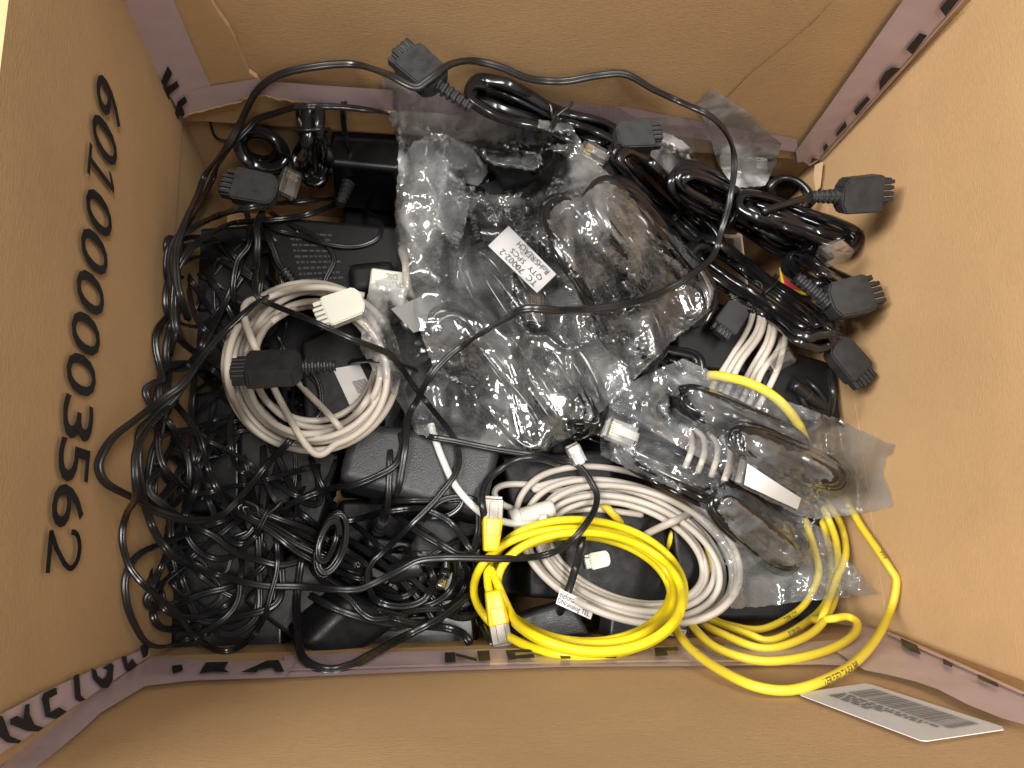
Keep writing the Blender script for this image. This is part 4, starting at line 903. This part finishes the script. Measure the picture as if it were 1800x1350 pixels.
boot(yk, (864, 940), (866, 905), 0.001); boot(yk, (871, 1068), (877, 1100), 0.0)
# black cord with paper flag
fk, W = cord('short black cord with a white paper flag hanging across the yellow coil', [(1024, 940), (1020, 965), (1011, 1000), (1000, 1035), (988, 1066), (976, 1096)], 0.0023, 'round', 'cord2', name='telephone_cord', stiff=4)
e = W[-1]; t2 = A1(935, 1138, e[2] - 0.006)
tube('sleeve', np.array([e + (e - t2) * 0.1, e + (t2 - e) * 0.25, e + (t2 - e) * 0.4]), 'round', 0.0058, 'tae', fk, 0); strain_relief(fk, e + (t2 - e) * 0.35, e + (t2 - e) * 1.0, 0.0062, 'tae', 5); stamp_tube(np.array([e, t2]), 0.005)
zf_ = W[int(len(W) * 0.70), 2] + 0.0027
FQ = np.array([(985, 1035), (1047, 1065), (1038, 1089), (977, 1061)], float)
lab = label_on(fk, FQ, lambda P: np.full(len(P), zf_) - 0.004 * np.clip((P[:, 0] - 1000) / 50, 0, 1), 'paper', 'paper_flag')
text_on(lab, 'elefonanschluss', (0.03, 0.93, 0.50, 0.08), 'ink'); text_on(lab, 'DN/analog TEL', (0.03, 0.93, 0.98, 0.56), 'ink')

# ------------------------------------------------------------------ back of the pile: bags under the bundles
Hu = H.copy()
bag('crumpled milky bag at the back below the top plug', [(670, 140), (700, 124), (745, 150), (800, 178), (870, 205), (930, 228), (950, 262), (870, 290), (830, 340), (800, 470), (752, 505), (716, 486), (694, 380), (700, 300), (700, 250), (684, 205)], 46, 'film2', 0.0026, 3, under=H.copy(), puff=0.004, rough=0.5)
bag('flat clear bag with punched holes under the back right cords', [(1010, 190), (1080, 185), (1120, 208), (1180, 205), (1246, 208), (1252, 262), (1180, 300), (1080, 290), (1030, 250)], 12, 'film', 0.0014, 4)
GB = 'tied black telephone cords at the back right'
# back bundle with top plug
b1, W = bundle('black tied cord bundle along the back wall with upright plug at its left', (818, 152), (1098, 258), 44, 8, tie_s=0.12, seed=51, group=GB, wtie=24, pinch=0.5)
tae_plug(b1, (741, 124), (708, 92), relief_to=(828, 190), size=1.1, extra=0.004, pitch=0.1, side=-1)
# second plug and its bundle running down right
level([(1060, 230), (1450, 270), (1530, 400), (1500, 640), (1330, 620), (1200, 480)], 14)
b2, W = bundle('black tied cord bundle slanting down from the plug in the back middle', (1078, 256), (1268, 440), 38, 9, tie_s=0.25, seed=52, group=GB, wtie=30, pinch=0.75)
tae_plug(b2, (1116, 240), (1150, 238), relief=False, size=1.0, extra=0.002); rj_plug(b2, (1092, 303), (1072, 288), size=1.25, roll=0.3, extra=0.004); rj_plug(b2, (1045, 274), (1030, 266), size=1.0, extra=0.0)
bag('small crumpled clear bag beside the back middle plug', [(1140, 248), (1168, 232), (1198, 246), (1222, 268), (1224, 300), (1206, 322), (1166, 306), (1144, 280)], 10, 'film2', 0.002, 6, puff=0.005, rough=0.5)
coil('black round cord coil in the back right corner', (1388, 345), 42, 32, 0.6, 3, 0.0022, 'cord', 0.7, seed=58, wob=5)
b3, W = bundle('glossy black tied cord bundle pointing at the right wall', (1178, 302), (1455, 445), 46, 10, tie_s=-0.12, seed=53, group=GB, wtie=36, pinch=0.75)
bundle('', (1290, 345), (1518, 425), 34, 4, seed=59, root=b3, tied=False, pinch=0.8)
tae_plug(b3, (1512, 342), (1560, 338), relief_to=(1424, 346), roll=0.55, size=1.2, extra=0.002); rj_plug(b3, (1466, 444), (1486, 436), size=1.1, roll=-0.5, extra=-0.002)
W = lay([(1340, 372), (1385, 358), (1424, 346)], 0.0024, stiff=3); tube('cable', W, 'round', 0.0024, 'cord', b3, 0)
# coloured leaflet
lf = thing('leaflet', 'red and yellow printed card wedged between the black cord bundles', 'card'); z = place_z([(1395, 490)], 0.001)
cl = mesh_obj('card', at([(1370, 470), (1392, 472), (1420, 520), (1374, 508)], np.full(4, z)), [(0, 1, 2, 3)], 'yel', lf); mesh_obj('red_print', at([(1374, 478), (1386, 484), (1408, 512), (1380, 504)], np.full(4, z + 0.0003)), [(0, 1, 2, 3)], 'red', cl)
lf = thing('leaflet', 'small blue printed card between the lower black bundle and its plug', 'card'); z = place_z([(1425, 540)], 0.001) + 0.004
mesh_obj('card', at([(1398, 524), (1428, 534), (1450, 556), (1420, 552)], np.full(4, z)), [(0, 1, 2, 3)], 'blue', lf)
b6 = thing('cream_cord', 'cream cord strands fanned between the black bundles and the lower bags', 'cord')
for i in range(7):
    W = lay([(1330 + i * 9, 520 + i * 9), (1316 + i * 10 + (i % 2) * 4, 575 + i * 7), (1284 + i * 13 - (i % 3) * 5, 630 + i * 5), (1240 + i * 15, 700 + i * 3), (1222 + i * 13, 745)], 0.0019, stiff=3, dive=0.01); tube('cable', W, 'round', 0.0019, 'cream', b6, 0)
b5, W = bundle('black tied cord bundle half hidden against the right wall', (1380, 452), (1520, 540), 36, 4, seed=55, group=GB, tied=False, pinch=0.8)
level([(1180, 390), (1450, 440), (1500, 620), (1330, 620)], 10)
b4, W = bundle('glossy black tied cord bundle lowest on the right', (1200, 420), (1462, 602), 46, 10, tie_s=0.08, seed=54, group=GB, wtie=36, pinch=0.72)
tae_plug(b5, (1492, 524), (1532, 514), relief_to=(1400, 486), size=1.3, extra=0.001, side=-1)
# cream bundle below, clear plug on top
rj_plug(b6, (1368, 634), (1390, 622), size=1.15, wide=9.7, length=14, extra=0.003)
t5 = thing('telephone_cord', 'black plug hanging down between the big bag and the right bundles', 'cord'); tae_plug(t5, (1284, 560), (1262, 592), relief_to=(1276, 498), size=0.98, extra=0.003)
t6, W = cord('black plug resting on the right wall below the bundles', [(1440, 530), (1456, 540), (1464, 560)], 0.002, 'round', 'cord', name='telephone_cord'); tae_plug(t6, (1490, 634), (1512, 660), relief_to=(1466, 556), size=1.15, extra=0.002)
for i, (pts, lab) in enumerate([([(1380, 640), (1400, 680), (1420, 720), (1450, 745)], 'black cord running under the right plug'), ([(1400, 650), (1440, 690), (1460, 730), (1475, 745)], 'thin black cord beside the one under the right plug'), ([(1455, 650), (1464, 690), (1460, 725)], 'short black cord hanging below the right plug')]):
    cord(lab, pts, 0.0017, 'round', 'cord')
pl = thing('power_lead', 'black barrel plug with silver tip below the right plug', 'cord'); W = lay([(1395, 675), (1420, 695), (1448, 718), (1470, 735)], 0.0034, stiff=2); tube('plug_grip', W, 'round', 0.0036, 'cord2', pl, 0)
strain_relief(pl, W[len(W) // 3], W[0], 0.0040, 'tae', 5); tube('metal_tip', np.array([W[-1], W[-1] + (W[-1] - W[-3]) * 1.5, W[-1] + (W[-1] - W[-3]) * 3]), 'round', 0.0022, 'metal', pl, 0)
# empty bag standing at the back right
bag('empty crumpled clear bag standing up at the back right', [(1226, 182), (1252, 155), (1266, 165), (1318, 198), (1346, 228), (1374, 252), (1362, 292), (1345, 326), (1300, 330), (1286, 322), (1262, 290), (1250, 245), (1238, 212)], 16, 'film4', 0.007, 7, under=H.copy(), puff=0.014, rough=0.3, axis=1.0, wl=(0.006, 0.016))

# ------------------------------------------------------------------ lower right bags and what is in them
LB = [(1052, 722), (1074, 706), (1140, 745), (1203, 786), (1310, 850), (1400, 900), (1445, 930), (1490, 985), (1516, 1012), (1542, 1044), (1470, 1052), (1400, 1058), (1340, 1066), (1284, 1070), (1280, 1000), (1250, 930), (1190, 862), (1110, 826), (1056, 800)]
Hu = H.copy()
GC = 'black cords packed in the lower right bags'
level(LB, 16)
bundle('thick black cord bundle packed in the lower clear bag, upper half', (1085, 772), (1300, 880), 40, 12, seed=61, group=GC, r=0.0018, tied=False, pinch=0.9, spread=(0.1, 1))
bundle('thick black cord bundle packed in the lower clear bag, front half', (1255, 868), (1408, 990), 48, 12, seed=62, group=GC, r=0.0018, tied=False, pinch=0.9, spread=(0.1, 1))
bg2, fl2 = bag('lower clear bag of black cords tapering to the front right', LB, 34, 'filml', 0.0026, 8, under=Hu, axis=0.62, close=12, blur=3.0, rough=0.15, lift=0.0022, wl=(0.003, 0.010))
UB = [(1058, 712), (1105, 672), (1160, 648), (1200, 630), (1240, 648), (1304, 678), (1380, 704), (1478, 739), (1551, 774), (1574, 782), (1570, 796), (1556, 806), (1552, 834), (1566, 872), (1569, 890), (1509, 904), (1435, 913), (1402, 905), (1310, 860), (1203, 790), (1120, 740)]
level(UB, 16)
Hu = H.copy()
cord('yellow cable with printing arching inside the upper of the lower right bags', [(1236, 668), (1250, 660), (1276, 663), (1313, 672), (1350, 690), (1380, 715), (1404, 748), (1420, 790)], 0.0029, 'round', 'yellow2', name='network_cable', cat='cable')
rt = thing('cream_cord', 'short cream strands seen through the upper of the lower right bags', 'cord')
for i in range(6):
    W = lay([(1196 + i * 24, 748 + i * 7), (1214 + i * 23, 762 + i * 8), (1216 + i * 22, 790 + i * 8), (1204 + i * 23, 822 + i * 8)], 0.0018, stiff=2, dive=0.008); tube('cable', W, 'round', 0.0018, 'cream', rt, 0)
bundle('thick black cord bundle packed in the upper clear bag, back row', (1185, 690), (1425, 798), 34, 12, seed=63, group=GC, r=0.0018, tied=False, pinch=0.9, spread=(0.1, 1))
bundle('thick black cord bundle packed in the upper clear bag, right end', (1280, 760), (1490, 850), 36, 12, seed=64, group=GC, r=0.0018, tied=False, pinch=0.9, spread=(0.1, 1))
rt = thing('telephone_cord', 'clear connector inside the left end of the upper lower bag', 'cord'); rj_plug(rt, (1092, 762), (1072, 754), size=1.2)
bg1, fl1 = bag('upper clear bag of black cords reaching to the right wall', UB, 40, 'filml', 0.0028, 9, under=Hu, axis=0.45, close=12, blur=3.0, rough=0.15, lift=0.0022, wl=(0.003, 0.010))
label_on(bg1, [(1314, 815), (1408, 876), (1402, 896), (1308, 852)], lambda P: fl1.z(P), 'paper', off=0.0004, smoothk=6)

# ------------------------------------------------------------------ splitter and the big bag
sp = thing('dsl_splitter', 'white splitter box with upside down print beside the big bag', 'box')
T = [A1(653, 470, -0.002), A1(709, 478, -0.002), A1(716, 512, -0.004), A1(648, 508, -0.004)]; nrm = np.array([0, 0, 1.0])
h = bm_obj('housing', box_mesh(T + [t - nrm * 0.02 for t in T], 0.0008, 1), 'whitep', sp); stamp_obj(h)
for s, bx in (('DSL', (0.78, 0.45, 0.18, 0.48)), ('SPLITTER', (0.95, 0.15, 0.56, 0.86))):
    V, F = text_mesh(s); V = fit01(V); mesh_obj('printed_line', on_quad(T, nrm, bx[0] + (bx[1] - bx[0]) * V[:, 0], bx[2] + (bx[3] - bx[2]) * V[:, 1], 0.0003), F, 'print', h)
cord('cream cord rising behind the splitter at the big bag edge', [(735, 560), (716, 500), (713, 465), (706, 440), (712, 425)], 0.0022, 'round', 'cream', name='cream_cord')
Hu = H.copy()
sb, fs = bag('clear bag with a blank white label left of the big bag', [(650, 500), (690, 482), (742, 468), (790, 500), (840, 560), (836, 600), (800, 650), (760, 720), (735, 765), (716, 735), (690, 690), (655, 650), (632, 612), (640, 560)], 30, 'film2', 0.0022, 12, under=None, rough=0.5, puff=0.003)
label_on(sb, [(687, 543), (760, 513), (800, 560), (727, 585)], lambda P: fs.z(P), 'paper', off=0.0003, smoothk=6)
BB = [(726, 250), (770, 226), (800, 246), (850, 262), (905, 248), (945, 232), (948, 196), (966, 196), (1000, 212), (1032, 268), (1082, 318), (1150, 388), (1216, 440), (1256, 508), (1250, 545), (1182, 600), (1120, 662), (1060, 722), (1000, 770), (945, 800), (880, 792), (800, 780), (736, 764), (722, 720), (760, 640), (730, 560), (716, 480), (700, 430), (694, 380), (700, 292)]
level(BB, 25, 6)
Hu = H.copy()
GD = 'black cords packed in the big bag'
bundle('black cord bundle in the big bag, left row under the label', (760, 545), (965, 795), 58, 9, seed=71, group=GD, tied=False, pinch=0.8, spread=(0.2, 1))
bundle('black cord bundle in the big bag, curving below the plugs', (820, 430), (1045, 765), 66, 9, seed=72, group=GD, tied=False, pinch=0.85, spread=(0.1, 1))
bundle('black cord bundle in the big bag, right row', (965, 330), (1150, 650), 66, 9, seed=73, group=GD, tied=False, pinch=0.85, spread=(0.1, 1))
bundle('black cord bundle in the big bag, far right row', (1045, 320), (1242, 565), 62, 9, seed=74, group=GD, tied=False, pinch=0.85, spread=(0.1, 1))
pk = thing('telephone_cord', 'black telephone plug with ribbed sleeve in the big bag, left one', 'cord', GD); tae_plug(pk, (856, 350), (900, 338), size=1.12, relief_to=(842, 425), extra=0.005)
pk = thing('telephone_cord', 'black telephone plug in the big bag, right one near the bag top', 'cord', GD); tae_plug(pk, (905, 305), (940, 296), size=1.0, relief=False, extra=0.006)
rj_plug(pk, (952, 284), (965, 272), size=1.2, extra=0.001)
rt = thing('telephone_cord', 'clear connector under the white printed label in the big bag', 'cord', GD); rj_plug(rt, (938, 545), (936, 510), size=1.2, extra=-0.004)
bb, fb = bag('big crumpled clear bag of black cords with printed label in the middle', BB, 64, 'film', 0.0026, 13, under=Hu, axis=1.18, close=11, blur=2.2, rough=0.15, lift=0.0012, wl=(0.003, 0.011), step=3.8)
lab = label_on(bb, [(978, 482), (894, 397), (858, 432), (944, 515)], lambda P: fb.z(P), 'paper', off=0.0012, smoothk=6)
text_on(lab, 'RoHS/REACH', (0.10, 0.72, 0.30, 0.08)[:2] + (0.08, 0.30), 'ink'); text_on(lab, 'QTY  5PCS', (0.10, 0.72, 0.40, 0.62), 'ink'); text_on(lab, 'TC  70002-2', (0.10, 0.82, 0.70, 0.92), 'ink')

# ------------------------------------------------------------------ cords on top of everything
MARCH = True
cord('cord lying across the cream coil and falling over the big adapter', [(461, 372), (452, 392), (453, 427), (450, 465), (448, 508), (463, 528), (541, 561), (619, 596), (682, 621), (705, 646), (730, 682), (758, 717), (793, 762), (806, 795), (803, 828), (772, 871), (740, 905), (706, 939), (672, 972), (656, 987), (646, 1010), (651, 1040), (665, 1060)], 0.0015, 'twin', 'cord', name='black_cord', stiff=5)
cord('long black cord crossing the middle, round the grey coil and back left', [(735, 745), (747, 765), (797, 775), (873, 790), (971, 805), (1016, 818), (1044, 856), (1049, 881), (1037, 911), (1001, 954), (956, 976), (893, 982), (830, 981), (776, 981), (736, 986), (706, 1001), (655, 1026), (618, 1037), (527, 1031), (452, 1028), (376, 1008), (321, 988), (288, 960), (263, 913), (248, 851), (243, 801), (248, 756), (271, 733), (311, 693), (340, 650)], 0.00168, 'twin', 'cord2', name='black_cord', stiff=4)
cord('black cord arching left of the grey coil past the yellow boot', [(981, 815), (943, 805), (906, 810), (863, 838), (848, 868), (850, 901), (858, 930)], 0.0020, 'round', 'cord2', stiff=3)
cord('cord bent in a sharp loop far up the left wall', [(470, 520), (440, 541), (389, 589), (356, 627), (321, 675), (291, 698), (238, 738), (200, 768), (178, 801), (174, 826), (190, 852), (238, 877), (271, 897), (321, 913), (364, 914), (394, 902), (427, 869), (470, 816), (500, 785), (520, 765)], 0.00168, 'twin', 'cord2', stiff=4)
cord('cord hanging over the left wall and bowing to the front left', [(310, 705), (286, 725), (256, 758), (238, 801), (238, 872), (223, 902), (215, 935), (218, 968), (232, 1003), (262, 1036), (308, 1074), (341, 1117), (371, 1139), (401, 1144), (434, 1129), (462, 1091), (477, 1041), (487, 1001), (487, 960), (480, 930)], 0.0013, 'twin', 'cord', stiff=3)
cord('long thin black cord looping over the back flap and the big bag', [(330, 560), (312, 500), (310, 440), (323, 397), (348, 341), (362, 306), (400, 256), (423, 215), (450, 162), (490, 132), (550, 118), (620, 113), (680, 130), (728, 153), (752, 141), (790, 114), (830, 107), (880, 118), (930, 138), (990, 143), (1050, 133), (1100, 131), (1150, 158), (1200, 181), (1250, 205), (1280, 240), (1291, 285), (1283, 350), (1270, 400), (1255, 447), (1230, 472), (1190, 500), (1130, 527), (1060, 541), (990, 546), (925, 543), (890, 560), (840, 590), (790, 625), (755, 665), (735, 700), (718, 735), (712, 790), (700, 860), (690, 890)], 0.00168, 'twin', 'cord2', stiff=4, lift=0.0008)
rt = thing('telephone_cord', 'clear connector with coloured wires above the grey coil', 'cord'); rj_plug(rt, (1013, 800), (1005, 784), size=0.85, wires=True, extra=-0.004)
print('TRIS', sum(len(o.data.polygons) for o in bpy.data.objects if o.type == 'MESH'))
